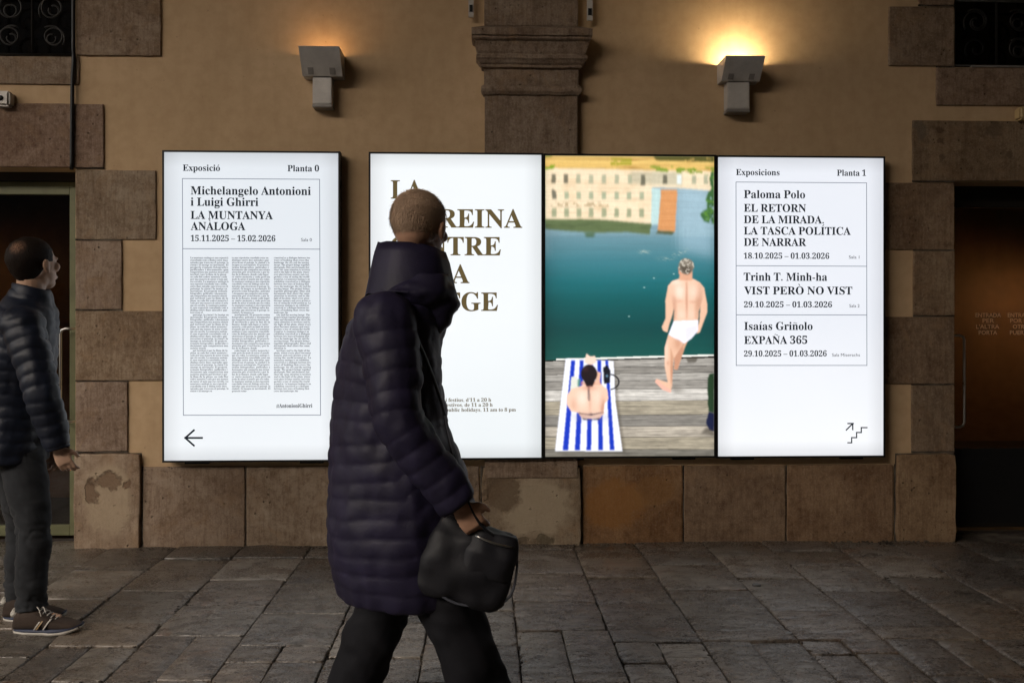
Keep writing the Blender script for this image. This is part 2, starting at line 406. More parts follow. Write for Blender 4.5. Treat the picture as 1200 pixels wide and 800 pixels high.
# ------------------------------------------------------------------ pavement
def slab_mesh(poly, top, thick, bevel, jit, seg=4, tilt=(0, 0), worn=0):
    """poly: 4 corners (x, y) ccw; worn block with an uneven outline and rounded arris"""
    pts = []
    for i in range(4):
        a, b = Vector(poly[i]), Vector(poly[(i+1) % 4])
        n = Vector((-(b-a).y, (b-a).x)).normalized()
        for j in range(seg):
            t = j/seg; p = a.lerp(b, t) + n*(random.uniform(0, jit) if j else jit*.8)
            if j == 0:
                c = sum((Vector(q) for q in poly), Vector((0, 0)))/4; p = a + (c-a).normalized()*jit*1.8
            pts.append(p)
    c = sum(pts, Vector((0, 0)))/len(pts); n = len(pts)
    bm = bmesh.new()
    def ring(ins, z): return [bm.verts.new((p.x+(c.x-p.x)*ins/max(.05, (c-p).length), p.y+(c.y-p.y)*ins/max(.05, (c-p).length), z+tilt[0]*(p.x-c.x)+tilt[1]*(p.y-c.y))) for p in pts]
    r0 = ring(0, top-thick); r1 = ring(0, top-bevel); r2 = ring(bevel*.45, top-bevel*.3); r3 = ring(bevel*1.6, top)
    for a, b in ((r0, r1), (r1, r2), (r2, r3)):
        for i in range(n): bm.faces.new((a[i], a[(i+1) % n], b[(i+1) % n], b[i]))
    if worn:      # foot-worn top: a few rings in towards the middle, gently uneven
        prev = r3; sd = random.uniform(0, 90)
        for q in range(1, worn+1):
            t = q/(worn+1); cur = []
            for p, v3_ in zip(pts, r3):
                x, y = v3_.co.x+(c.x-v3_.co.x)*t, v3_.co.y+(c.y-v3_.co.y)*t
                z = top+.004*min(1, t*3)+tilt[0]*(x-c.x)+tilt[1]*(y-c.y)+.007*noise.noise(Vector((x*6, y*6, sd)))*min(1, t*4)
                cur.append(bm.verts.new((x, y, z)))
            for i in range(n): bm.faces.new((prev[i], prev[(i+1) % n], cur[(i+1) % n], cur[i])).smooth = True
            prev = cur
        f = bm.faces.new(prev); f.smooth = True; return bm
    f = bm.faces.new(r3); f.smooth = False
    return bm
bm = bmesh.new()
v = [bm.verts.new(p) for p in ((-60, -60, -.016), (60, -60, -.016), (60, 30, -.016), (-60, 30, -.016))]; bm.faces.new(v)
pave = bobj('pavement', bm, M['dirt']); tag(pave, kind='structure')
VX = 564
def bx(x800, py):      # joint line running away from the camera: pixel x at row py
    return VX+(x800-VX)*(py-HY)/(800-HY)
E0 = [-640, -510, -385, -258, -130, -5, 118, 245, 368, 490, 612, 738, 856, 985, 1099, 1231, 1347, 1475, 1600, 1730]
ROW = {  # cross joints (photo rows) in each run of slabs, far to near
 5: [634, 655, 692, 730, 757, 797], 6: [634, 653, 679, 709, 744, 797], 7: [634, 652, 683, 719, 756, 776, 805],
 8: [634, 664, 697, 730, 770, 812], 9: [634, 656, 684, 714, 755, 800], 10: [634, 643, 671, 690, 705, 738, 800],
 11: [634, 647, 677, 707, 752, 777, 812], 12: [634, 645, 662, 692, 739, 751, 810], 13: [634, 652, 677, 716, 749, 765, 815],
 14: [634, 645, 662, 692, 735, 749, 792], 15: [634, 650, 675, 707, 748, 790], 16: [634, 660, 690, 730, 775]}
SPLIT = {5: 757, 6: 744, 7: 756, 9: 755, 10: 738, 11: 752, 12: 751, 13: 749, 14: 749, 15: 748, 8: 770}
FLC = [(.155, .130, .108), (.19, .168, .142), (.13, .112, .098), (.175, .142, .11), (.15, .137, .122), (.22, .198, .17)]
for b in range(len(E0)-1):
    rows = ROW.get(b)
    if rows is None:
        rows = [634]
        while rows[-1] < 830: rows.append(rows[-1]+(rows[-1]-HY)*random.uniform(.07, .14))
    rows = list(rows)
    while rows[-1] < 1150: rows.append(rows[-1]+(rows[-1]-HY)*random.uniform(.10, .16))
    for r in range(len(rows)-1):
        y0, y1 = rows[r], rows[r+1]
        parts = [(0, 1)]
        if (b in SPLIT and y0 >= SPLIT[b]-1 and y0 < 840) or (y0 > 840 and random.random() < .4): parts = [(0, .49), (.49, 1)]
        for fa, fb in parts:
            cs = []
            for (py, fx) in ((y1, fa), (y1, fb), (y0, fb), (y0, fa)):
                a = G(bx(E0[b], py), py); c = G(bx(E0[b+1], py), py); p = a.lerp(c, fx); cs.append((p.x, p.y))
            near = (y0 > 690)
            hh = random.uniform(-.004, .006)
            sb = slab_mesh(cs, hh, .05, .007, random.choice((.002, .003, .005, .008)), 6, (random.uniform(-.012, .012), random.uniform(-.016, .016)), 4)
            o = bobj('paving_slab', sb, M['slab'], pave)
            c = random.choice(FLC); q = random.uniform(.7, 1.55); o.color = (c[0]*q, c[1]*q, c[2]*q, 1)
# grit lying in the joints
bm = bmesh.new()
for i in range(1500):
    b = random.randrange(4, 16)
    if random.random() < .55:
        py = random.uniform(645, 830); p = G(bx(E0[b], py), py)
        p.x += random.gauss(0, .010)
    else:
        rr = ROW.get(b, [660, 700, 760]); py = random.choice(rr[1:]); t = random.random()
        a = G(bx(E0[b], py), py); c = G(bx(E0[b+1], py), py); p = a.lerp(c, t); p.y += random.gauss(0, .010)
    s = random.uniform(.002, .007)
    ell(bm, Vector((p.x, p.y, -.004+s*.3)), (s*random.uniform(.7, 1.6), s, s*.6), Matrix.Rotation(random.uniform(0, 3), 3, 'Z'), 1)
for i in range(650):   # crumbs along the foot of the wall
    px = random.uniform(150, 1100); p = G(px, 640); s = random.uniform(.003, .009)
    ell(bm, Vector((p.x, -.03-abs(random.gauss(0, .035)), .002)), (s*random.uniform(.8, 1.7), s, s*.7), Matrix.Rotation(random.uniform(0, 3), 3, 'Z'), 1)
o = bobj('joint_grit', bm, M['dirt'], pave); o['kind'] = 'stuff'

# ------------------------------------------------------------------ facade
fac = empty('museum_facade', (0, 0, 0), 'old ochre plastered museum facade with sandstone blocks around its doors and windows', 'building')
def rect(px0, py0, px1, py1, Y=0.0):
    a = P(px0, py0, Y); b = P(px1, py1, Y); return a.x, b.z, b.x, a.z      # x0,z0,x1,z1
XL = P(88.5, 400).x; XR = P(1117.5, 400).x           # door reveals
zWb = P(88, 67).z; zDt = P(88, 197).z; zWbR = P(1117, 79).z; zDtR = P(1117, 213).z
TOP = 8.0
def zr(py, px=600): return P(px, py).z
bm = bmesh.new()
box(bm, (XL-.0, 0, -.05), (XR, .5, TOP))
box(bm, (-14, 0, zDt), (XL, .5, zWb)); box(bm, (XR, 0, zDtR), (14, .5, zWbR))
zWtL = zWb+1.6
box(bm, (-14, 0, zWtL), (XL, .5, TOP)); box(bm, (XR, 0, zWtL), (14, .5, TOP))
dL0 = P(-330, 400).x; dR1 = P(1530, 400).x            # far edges of the two doorways
box(bm, (-14, 0.001, -.05), (dL0, .5, zDt)); box(bm, (dR1, 0.001, -.05), (14, .5, zDtR))
wL0 = P(-270, 30).x; wR1 = P(1470, 30).x
box(bm, (-14, .001, zWb), (wL0, .5, zWtL)); box(bm, (wR1, .001, zWbR), (14, .5, zWtL))
bobj('plaster_wall', bm, M['plaster'], fac)
# sandstone blocks: (x0,y0,x1,y1 in photo) -> real sizes
STC = [(.40, .33, .255), (.37, .305, .235), (.44, .365, .285), (.38, .32, .255)]
MORT = []
def block(px0, py0, px1, py1, col=None, mat=None, pr=.012, jit=.0018, right=False):
    xm = (px0+px1)/2
    x0, z0 = P(px0, py1).x, P(min(max(px0, 90), 1110), py1).z; x1, z1 = P(px1, py0).x, P(min(max(px0, 90), 1110), py0).z
    if py1 > 630: z0 = -.02
    g = .0008; MORT.append((x0, z0, x1, z1))
    bm_ = slab_mesh([(x0+g, z0+g), (x1-g, z0+g), (x1-g, z1-g), (x0+g, z1-g)], pr+random.uniform(0, .004), .30, .0045, jit*random.uniform(.8, 2.2), 7)
    for v_ in bm_.verts: v_.co = Vector((v_.co.x, -v_.co.z, v_.co.y))
    o = bobj('stone_block', bm_, mat or M['stone'], fac)
    c = col or random.choice(STC); q = random.uniform(1.1, 1.42); o.color = (c[0]*q, c[1]*q, c[2]*q, 1); return o
dk = (.27, .19, .125)
pA = P(128, 575); pB = P(152, 565)
M['spall'] = stone_mat('spalled_corner_stone', [(P(130, 575).x, P(130, 585).z, .17, .25, (.50, .39, .27), .85, .25), (P(112, 573).x, P(112, 573).z, .035, .085, (.17, .10, .06), .9, -.5), (P(128, 562).x, P(128, 562).z, .085, .05, (.19, .115, .07), .9, -.5), (P(152, 566).x, P(152, 566).z, .035, .04, (.18, .10, .06), .9, -.4)])
M['patch'] = stone_mat('patched_plinth_stone', [(P(625, 580).x, P(625, 592).z, .28, .215, (.46, .37, .26), .95, .3), (P(590, 570).x, P(590, 575).z, .12, .15, (.15, .10, .06), .92, -.3), (P(640, 628).x, P(640, 630).z, .06, .035, (.10, .08, .05), .8, -.2), (P(612, 630).x, P(612, 632).z, .05, .03, (.12, .09, .06), .8, -.2)])
M['rusty'] = stone_mat('rust_stained_stone', [(P(720, 590).x, P(720, 590).z, .22, .18, (.34, .155, .045), .8, 0), (P(765, 575).x, P(765, 575).z, .16, .10, (.33, .17, .06), .5, 0)])
# left window surround and lintels
block(90, -70, 190, 66, (.30, .23, .17)); block(-90, 67, 94, 100, (.30, .235, .175)); block(-235, 67, -91, 100)
block(-60, 122, 123, 197, (.30, .215, .165)); block(-240, 122, -61, 197); block(90, -190, 150, -71)
block(-480, 122, -241, 197)
# left door jamb
block(89, 199, 184, 281, (.38, .30, .22)); block(89, 282, 144, 363, (.33, .25, .19)); block(89, 364, 205, 446, (.34, .255, .175)); block(89, 447, 151, 529, (.33, .255, .20))
block(88.6, 530, 167, 639, (.34, .26, .19), M['spall'], .035, .007)
# plinth course
block(168, 546, 288, 636, (.34, .26, .195)); block(289, 546, 425, 636, (.36, .28, .205)); block(426, 546, 562, 636, (.31, .245, .185))
block(564, 545, 681, 639, (.30, .235, .165), M['patch'], .045, .006)
block(682, 545, 800, 637, (.27, .155, .075), M['rusty']); block(801, 545, 920, 636, (.27, .185, .12)); block(921, 544, 1046, 635, (.29, .19, .115))
block(1048, 530, 1118, 633, (.31, .21, .125), None, .03, .006)
# right door jamb
block(1030, 214, 1117.8, 293, dk); block(1069, 294, 1117.8, 370, (.28, .20, .13)); block(1030, 371, 1117.8, 450, dk); block(1067, 451, 1117.8, 529, (.28, .205, .14))
M['mottle'] = stone_mat('mottled_lintel_stone', [(P(1075, 152).x, P(1075, 152).z, .05, .09, (.15, .12, .09), .7, 0), (P(1100, 153).x, P(1100, 153).z, .03, .03, (.10, .06, .035), .9, 0), (P(1101, 166).x, P(1101, 166).z, .025, .02, (.10, .06, .035), .8, 0), (P(1163, 152).x, P(1163, 152).z, .06, .07, (.13, .09, .06), .6, 0), (P(1181, 180).x, P(1181, 180).z, .03, .03, (.12, .08, .05), .8, 0), (P(1104, 186).x, P(1104, 186).z, .03, .03, (.12, .08, .05), .7, 0)])
block(1068, 141, 1290, 212.6, (.27, .195, .125), M['mottle']); block(1291, 141, 1480, 212.6, dk); block(1481, 141, 1700, 212.6)
block(1096, 79.5, 1300, 124, (.27, .19, .135)); block(1301, 79.5, 1480, 124)
block(1040, 8, 1117.8, 78, (.26, .195, .14)); block(1075, -40, 1117.8, 7, (.25, .18, .13)); block(1040, -110, 1117.8, -41)
bm = bmesh.new()
for a, b, c, d in MORT:
    v_ = [bm.verts.new(q) for q in ((a+.004, -.0035, b+.004), (c-.004, -.0035, b+.004), (c-.004, -.0035, d-.004), (a+.004, -.0035, d-.004))]; bm.faces.new(v_)
for a, b, c, d in MORT:    # dark mortar showing in the narrow joints between neighbours
    for e, f_, g_, h_ in MORT:
        if abs(a-g_) < .012 and min(d, h_)-max(b, f_) > .03:
            v_ = [bm.verts.new(q) for q in ((a-.006, -.0075, max(b, f_)), (a+.006, -.0075, max(b, f_)), (a+.006, -.0075, min(d, h_)), (a-.006, -.0075, min(d, h_)))]; bm.faces.new(v_)
        if abs(b-h_) < .012 and min(c, g_)-max(a, e) > .03:
            v_ = [bm.verts.new(q) for q in ((max(a, e), -.0072, b-.006), (min(c, g_), -.0072, b-.006), (min(c, g_), -.0072, b+.006), (max(a, e), -.0072, b+.006))]; bm.faces.new(v_)
o = bobj('mortar', bm, M['dirt'], fac); o['kind'] = 'stuff'
# pilaster
pil = empty('pilaster', (P(622, 400).x, 0, 0)); pil.parent = fac
def pilb(name, px0, py0, px1, py1, pr, parent=pil, bev=.004):
    x0 = P(px0, py0, -pr).x; x1 = P(px1, py0, -pr).x; z0 = P(620, py1, -pr).z; z1 = P(620, py0, -pr).z
    o = boxo(name, (x0, -pr, z0), (x1, .1, z1), M['stone'], parent, bev); o.color = (.37, .285, .215, 1); return o
def par(o, p): o.parent = p; o.matrix_parent_inverse = Matrix.Identity(4)
pilb('shaft', 568, 111, 677, 560, .055); pilb('shaft', 567.5, -90, 677.5, 31, .060)
# capital: moulded profile swept round three sides
prof = [(31, 0.070), (33, .150), (41, .150), (42, .138), (44.5, .146), (46, .140), (48, .125), (60, .112), (63, .105), (64, .108), (64.5, .118), (68, .118), (70, .108), (74, .096), (76, .085), (79, .082), (81, .062), (100, .062), (101, .080), (104, .084), (107, .080), (109, .072), (111, .066), (111.2, .058)]
bm = bmesh.new(); x0s, x1s = P(568, 100, -.055).x, P(677, 100, -.055).x; R = []
for py, pr in prof:
    z = P(620, py, -pr).z; e = (pr-.058)*.85
    R.append([bm.verts.new(c) for c in ((x0s-e, .1, z), (x0s-e, -pr, z), (x1s+e, -pr, z), (x1s+e, .1, z))])
for a, b in zip(R, R[1:]):
    for i in range(3): bm.faces.new((a[i], a[i+1], b[i+1], b[i]))
bm.faces.new(R[0]); bm.faces.new(R[-1])
bmesh.ops.subdivide_edges(bm, edges=[e for e in bm.edges if abs(e.verts[0].co.x-e.verts[1].co.x) > .3], cuts=24)
for v_ in bm.verts:
    nn = noise.noise(v_.co*14); v_.co.z += nn*.004; v_.co.y += noise.noise(v_.co*17+Vector((9, 1, 3)))*.004
o = bobj('capital', bm, M['stone'], pil); o.color = (.37, .285, .215, 1)
bpy.context.view_layer.update()

# windows with iron grilles
def scroll(cx, cz, r, turns, a0, sgn, y, n=26):
    return [Vector((cx+sgn*(r*(1-.78*i/n))*math.cos(a0+turns*2*math.pi*i/n), y, cz+(r*(1-.78*i/n))*math.sin(a0+turns*2*math.pi*i/n))) for i in range(n+1)]
def window(x0, z0, x1, z1, sx):
    wd = empty('window', ((x0+x1)/2, .2, z0)); par(wd, fac)
    bm = bmesh.new(); y = .10
    t = .045
    for a, b in (((x0, y, z0), (x0+t, y+.06, z1)), ((x1-t, y, z0), (x1, y+.06, z1)), ((x0+t, y, z0), (x1-t, y+.06, z0+t)), ((x0+t, y, z1-t), (x1-t, y+.06, z1)), (((x0+x1)/2-.03, y, z0+t), ((x0+x1)/2+.03, y+.06, z1-t))):
        box(bm, a, b)
    bobj('frame', bm, M['iron'], wd)
    for a, b in ((x0+t, (x0+x1)/2-.03), ((x0+x1)/2+.03, x1-t)): boxo('glass_pane', (a, y+.03, z0+t), (b, y+.036, z1-t), M['glass'], wd)
    bm = bmesh.new(); gy = .03
    n = 7
    bm.free()
    for i in range(n+1): bm = bmesh.new(); tube(bm, [(x0+.02+(x1-x0-.04)*i/n, gy, z0+.01), (x0+.02+(x1-x0-.04)*i/n, gy, z1)], .008, 8); bobj('grille_bar', bm, M['iron'], wd, True)
    for z in (z0+.015, z0+.42, z0+.85, z1-.1): bm = bmesh.new(); tube(bm, [(x0+.005, gy-.012, z), (x1-.005, gy-.012, z)], .009, 8); bobj('grille_bar', bm, M['iron'], wd, True)
    for i in range(n):
        cx = x0+.02+(x1-x0-.04)*(i+.5)/n
        for cz, r in ((z0+.12, .075), (z0+.29, .085), (z0+.55, .08), (z0+.72, .08)):
            for s_ in (-1, 1): bm = bmesh.new(); tube(bm, scroll(cx, cz, r, 1.15, random.choice((-.6, .9)), s_*random.choice((1, 1, -1)), gy-.01), .0055, 6); bobj('grille_scroll', bm, M['iron'], wd, True)
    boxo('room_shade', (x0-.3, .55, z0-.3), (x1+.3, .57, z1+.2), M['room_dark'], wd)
    return wd
wl = window(wL0, zWb, XL, zWtL, 1); wr = window(XR, zWbR, wR1, zWtL, -1)
s0 = P(1139, 79, -.01); boxo('sill_strip', (s0.x, -.012, s0.z+.002), (wR1-.1, .03, s0.z+.012), simple('grey_zinc_sill', (.35, .33, .31), .4, .5), wr)

# rooms behind the doors
def room(x0, x1, ztop):
    r = empty('entrance_room', ((x0+x1)/2, .5, 0)); par(r, fac)
    bm = bmesh.new()
    a, b = (x0-(3.2 if x0 < 0 else .3), .502), (x1+(3.2 if x0 > 0 else .3), 4.2)
    box(bm, (a[0], b[1], -.02), (b[0], b[1]+.1, ztop+.6)); box(bm, (a[0]-.1, a[1], -.02), (a[0], b[1]+.1, ztop+.6)); box(bm, (b[0], a[1], -.02), (b[0]+.1, b[1]+.1, ztop+.6))
    bobj('room_wall', bm, M['room'], r)
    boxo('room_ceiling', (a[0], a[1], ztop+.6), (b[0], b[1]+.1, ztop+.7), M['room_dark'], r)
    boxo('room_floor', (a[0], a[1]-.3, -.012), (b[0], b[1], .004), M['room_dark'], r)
    return r
# left door: green metal frame, glass, D handle
yD = .17
def door(x0, x1, ztop, side, fm, rail_b, rail_t, stile):
    d = empty('door', ((x0+x1)/2, yD, 0)); par(d, fac)
    bm = bmesh.new()
    box(bm, (x0, yD, .03), (x0+stile, yD+.06, ztop)); box(bm, (x1-stile, yD, .03), (x1, yD+.06, ztop))
    box(bm, (x0+stile, yD+.002, .03), (x1-stile, yD+.06, rail_b)); box(bm, (x0+stile, yD+.002, rail_t), (x1-stile, yD+.06, ztop))
    xm = (x0+x1)/2; box(bm, (xm-stile, yD+.001, rail_b), (xm+stile, yD+.059, rail_t))
    bmesh.ops.bevel(bm, geom=bm.edges[:], offset=.003, segments=1, affect='EDGES')
    bobj('frame', bm, fm, d)
    boxo('glass_pane', (x0+stile-.005, yD+.025, rail_b-.005), (xm-stile+.005, yD+.033, rail_t+.005), M['glass'], d)
    boxo('glass_pane', (xm+stile-.005, yD+.025, rail_b-.005), (x1-stile+.005, yD+.033, rail_t+.005), M['glass'], d)
    return d
zt = P(83, 213, yD).z; zrt = P(83, 228, yD).z; zrb = P(83, 615, yD).z
dl = door(dL0, XL+.002, zt, 1, M['green'], zrb, zrt, .118)
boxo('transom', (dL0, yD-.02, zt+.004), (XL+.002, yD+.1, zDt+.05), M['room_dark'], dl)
def dhandle(px_bar, px_end, py0, py1, parent, r=.0085):
    Y = yD-.055; a = P(px_bar, py0, Y); b = P(px_bar, py1, Y); e = P(px_end, py0, Y)
    s_ = 1 if e.x > a.x else -1; c = .03
    bm = bmesh.new()
    pts = [Vector((e.x, yD+.01, a.z)), Vector((e.x, Y+.02, a.z)), Vector((e.x-s_*.01, Y, a.z)), Vector((a.x+s_*c, Y, a.z)), Vector((a.x+s_*.008, Y, a.z-.009)), Vector((a.x, Y, a.z-c)), Vector((a.x, Y, b.z+c)), Vector((a.x+s_*.008, Y, b.z+.009)), Vector((a.x+s_*c, Y, b.z)), Vector((e.x-s_*.01, Y, b.z)), Vector((e.x, Y+.02, b.z)), Vector((e.x, yD+.01, b.z))]
    tube(bm, pts, r, 10); return bobj('handle', bm, M['chrome'], parent, True)
dhandle(71, 86, 385, 494, dl)
rl = room(dL0, XL, zt)
# right door: bronze-black frame, kick panel with a curved top, vinyl notice
zt2 = P(1125, 213, yD).z; zrt2 = P(1125, 243, yD).z; zk = P(1125, 531, yD).z
M['bronze'] = simple('dark_bronze', (.022, .019, .016), .4, .4)
dr = door(XR-.002, dR1, zt2+.01, -1, M['bronze'], .10, zrt2, .012)
bm = bmesh.new(); N = 14
xa, xb = XR+.01, P(1296, 500, yD).x; front = []; 
for i in range(N+1):
    t = i/N; x = xa+(xb-xa)*t; k = max(0, (t-.55)/.45); z = zk+.03-.10*k**3*1.6
    front.append((x, z))
R = [[bm.verts.new((x, yy, zz)) for (yy, zz) in ((yD+.04, .06), (yD-.0, .06), (yD-.0, z), (yD+.04, z))] for x, z in front]
for a, b in zip(R, R[1:]):
    for i in range(4): bm.faces.new((a[i], b[i], b[(i+1) % 4], a[(i+1) % 4]))
bm.faces.new(R[0]); bm.faces.new(R[-1]); bobj('kick_panel', bm, M['black'], dr)
dhandle(1130, 1119, 393, 500, dr)
L = Letters(); Yg = yD+.018; VN = simple('tan_vinyl', (.62, .48, .34), .6)
for s_, x0, y, x1 in (('ENTRADA', 1143, 371.5, 1173), ('PER', 1151.5, 378, 1165), ("L'ALTRA", 1144, 385, 1171), ('PORTA', 1147, 392, 1168.5), ('ENTRADA', 1181, 371.5, 1211), ('POR LA', 1184, 378, 1208), ('OTRA', 1187, 385, 1205), ('PUERTA', 1183.5, 392, 1209)):
    L.one('vinyl_word', VN, dr, s_, x0, y, x1, 5.0, Yg, serif=False, res=2)
rr_ = room(XR, dR1, zt2)
# things behind the glass
def counter(x0, x1, y, py, parent, mat=M['wood']):
    z = P(70, py, y).z; bm = bmesh.new(); box(bm, (x0, y, z-.04), (x1, y+.5, z)); box(bm, (x0+.04, y+.03, .01), (x1-.04, y+.46, z-.04))
    return tag(bobj('counter', bm, mat), 'orange wooden counter seen through the left glass door', 'counter')
counter(P(30, 400, 1.4).x, P(88, 400, 1.4).x, 1.4, 373, rl)
def lamp(x, y, z, e, label):  # unseen lamp, added to give the warm glow behind the door glass
    t = empty('unseen_glow_lamp', (x, y, z), label, 'lamp')
    bm = bmesh.new(); ell(bm, Vector((x, y, z)), (.09, .09, .07), None, 3); bobj('bulb', bm, emis('warm_bulb', (1, .55, .22), e), t, True)
    bm = bmesh.new(); loft(bm, [(Vector((x, y, z+.03)), Vector((.14, 0, 0)), Vector((0, .14, 0))), (Vector((x, y, z+.14)), Vector((.05, 0, 0)), Vector((0, .05, 0))), (Vector((x, y, z+.5)), Vector((.008, 0, 0)), Vector((0, .008, 0)))], 20)
    bobj('shade', bm, M['black'], t, True)
lamp(P(-60, 300, 3.4).x, 3.4, 2.0, 9, 'unseen lamp added for the warm glow inside the left entrance')
lamp(P(1260, 200, 3.4).x, 3.4, 1.75, 42, 'unseen lamp added for the warm glow inside the right entrance')

# ------------------------------------------------------------------ unseen arcade ceiling and walls, shaped so light fades from left to right
boxo('ceiling', (-16, -9.4, 8.0), (14, .5, 8.3), M['ceiling'])['kind'] = 'structure'
XE = -3.6
tag(boxo('building_opposite', (-45, -26, 0), (30, -20, 11.5), simple('dark_render', (.10, .085, .07), .9)), 'plain dark building across the street', 'building')
boxo('sun_blocking_wall', (XE, -9.4, 0), (14, -9.0, 8.0), M['ceiling'])['kind'] = 'structure'
boxo('wall_right', (9, -9.0, 0), (9.4, 0, 8.0), M['ceiling'])['kind'] = 'structure'

# ------------------------------------------------------------------ lightboxes
BD = .088
def lightbox(px0, py0, px1, py1, label, mat, rim=.011, print_=False):
    Y = -BD; a = P(px0, py0, Y); b = P(px1, py1, Y)
    x0, z1, x1, z0 = a.x, a.z, b.x, b.z
    t = empty('lightbox', ((x0+x1)/2, -.03, z0), label, 'lightbox')
    bm = bmesh.new()
    box(bm, (x0, Y+.012, z0), (x1, -.022, z1))
    for q, r in (((x0, Y, z0), (x0+rim, Y+.012, z1)), ((x1-rim, Y, z0), (x1, Y+.012, z1)), ((x0+rim, Y, z0), (x1-rim, Y+.012, z0+rim)), ((x0+rim, Y, z1-rim), (x1-rim, Y+.012, z1))): box(bm, q, r)
    bobj('casing', bm, M['black'], t)
    for cx in (x0+.18, x1-.18): boxo('wall_bracket', (cx-.07, -.028, z0-.02), (cx+.07, .0, z0+.2), M['black'], t)
    if not print_:
        boxo('lit_panel', (x0+rim, Y+.003, z0+rim), (x1-rim, Y+.011, z1-rim), mat, t)
    return t, (x0+rim, z0+rim, x1-rim, z1-rim)
YT = -BD+.0015
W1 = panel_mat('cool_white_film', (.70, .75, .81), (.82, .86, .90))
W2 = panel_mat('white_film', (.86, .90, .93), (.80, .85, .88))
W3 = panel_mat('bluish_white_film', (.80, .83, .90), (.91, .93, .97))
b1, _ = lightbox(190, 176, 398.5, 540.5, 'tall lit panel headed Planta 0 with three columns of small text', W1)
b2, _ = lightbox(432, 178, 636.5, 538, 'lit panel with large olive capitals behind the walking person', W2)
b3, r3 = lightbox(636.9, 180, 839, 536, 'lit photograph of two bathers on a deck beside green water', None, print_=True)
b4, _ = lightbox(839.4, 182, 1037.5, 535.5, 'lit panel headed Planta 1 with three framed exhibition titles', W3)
L = Letters()
for a in (("Exposició", 214.2, 200.2, 257.8, 7), ("Planta 0", 336.9, 200.8, 373.9, 7), ("Michelangelo Antonioni", 223.4, 227.9, 364.2, 9.3), ("i Luigi Ghirri", 223.4, 241.1, 302.7, 9.3), ("LA MUNTANYA", 223.4, 256.5, 319.8, 9), ("ANÀLOGA", 223.4, 269.5, 287.5, 9), ("15.11.2025 – 15.02.2026", 223.5, 282.6, 322.7, 6.7), ("#AntonioniGhirri", 323.8, 477.4, 365.9, 4.3)): L.one('text_line', M['ink'], b1, *a, YT)
L.one('text_line', M['ink'], b1, "Sala 0", 352.8, 282.8, 365.4, 3.6, YT, serif=False)
L.stroke([(237.8, 512.8), (217, 512.8)], 2.1, YT); L.stroke([(228, 503.2), (217.2, 512.8)], 2.1, YT-.0003); L.stroke([(228, 522.5), (217.2, 512.9)], 2.1, YT-.0006)
L.make('arrow', M['ink'], b1)
L = Letters()
for i, p_ in enumerate(([(213.7, 209.3), (374.5, 210.2)], [(214.9, 486.3), (375.6, 486.1)], [(213.7, 209), (214.9, 486.5)], [(374.5, 210), (375.6, 486.3)], [(214, 291.4), (375, 292.0)])): L.rule(M['rule'], b1, p_, .8, YT-.0002*i)
CA = "La muntanya anàloga és una exposició concebuda com a diàleg entre dues mirades que travessen el paisatge, la ciutat i la imatge en moviment. El projecte reuneix fotografies, pel·lícules i documents que comparteixen una mateixa atenció pel territori i per la llum de la plana, on cada lloc esdevé memòria i cada gest una manera de mirar el món que ens envolta. "
ES = "La muntanya anàloga es una exposición concebida como un diálogo entre dos miradas que atraviesan el paisaje, la ciudad y la imagen en movimiento. El proyecto reúne fotografías, películas y documentos que comparten una misma atención por el territorio y por la luz de la llanura, donde cada lugar se vuelve memoria y cada gesto un modo de mirar el mundo que nos rodea. "
EN = "La muntanya anàloga is an exhibition conceived as a dialogue between two ways of looking that cross the landscape, the city and the moving image. The project brings together photographs, films and documents that share the same attention to territory and to the light of the plain, where every place becomes memory and every gesture a way of seeing the world around us. "
L = Letters()
for ci, (x0, x1, tx) in enumerate(((223.0, 268.0, CA), (271.8, 316.8, ES), (321.0, 364.4, EN))):
    words = (tx*12).replace('·', '').split(); wi = ci*3
    for ln in range(57):
        par_end = ln in (23, 38, 56); ind = 3.0 if ln in (24, 39) else 0
        s_ = ''
        lim = 37 if not par_end else random.randint(14, 28)
        if ind: lim -= 3
        while len(s_)+len(words[wi])+1 <= lim: s_ += (' ' if s_ else '')+words[wi]; wi += 1
        xe = x1-random.uniform(0, 2.4) if not par_end else x0+(x1-x0)*len(s_)/37
        L.line(s_, x0+ind, 303.0+ln*2.785, xe, 2.05, YT, res=1)
o = L.make('column_text', M['ink'], b1, 'stuff')
L = Letters()
for a in (("LA", 457.9, 232.7, 495.6, 21), ("VIRREINA", 457.9, 266.3, 612, 21), ("CENTRE", 457.9, 298.8, 587, 21), ("DE LA", 457.9, 331.5, 550.2, 21), ("IMATGE", 457.9, 364, 583.6, 21)): L.one('text_line', M['olive_ink'], b2, *a, YT, res=5)
L.one('text_line', M['olive_ink'], b2, "De dimarts a diumenge i festius, d'11 a 20 h", 458, 470.7, 575.6, 4.0, YT); L.one('text_line', M['olive_ink'], b2, "De martes a domingo y festivos, de 11 a 20 h", 458, 476.5, 577.3, 4.0, YT); L.one('text_line', M['olive_ink'], b2, "Tuesday to Sunday and public holidays, 11 am to 8 pm", 458, 482.3, 604.5, 4.0, YT)
L = Letters()
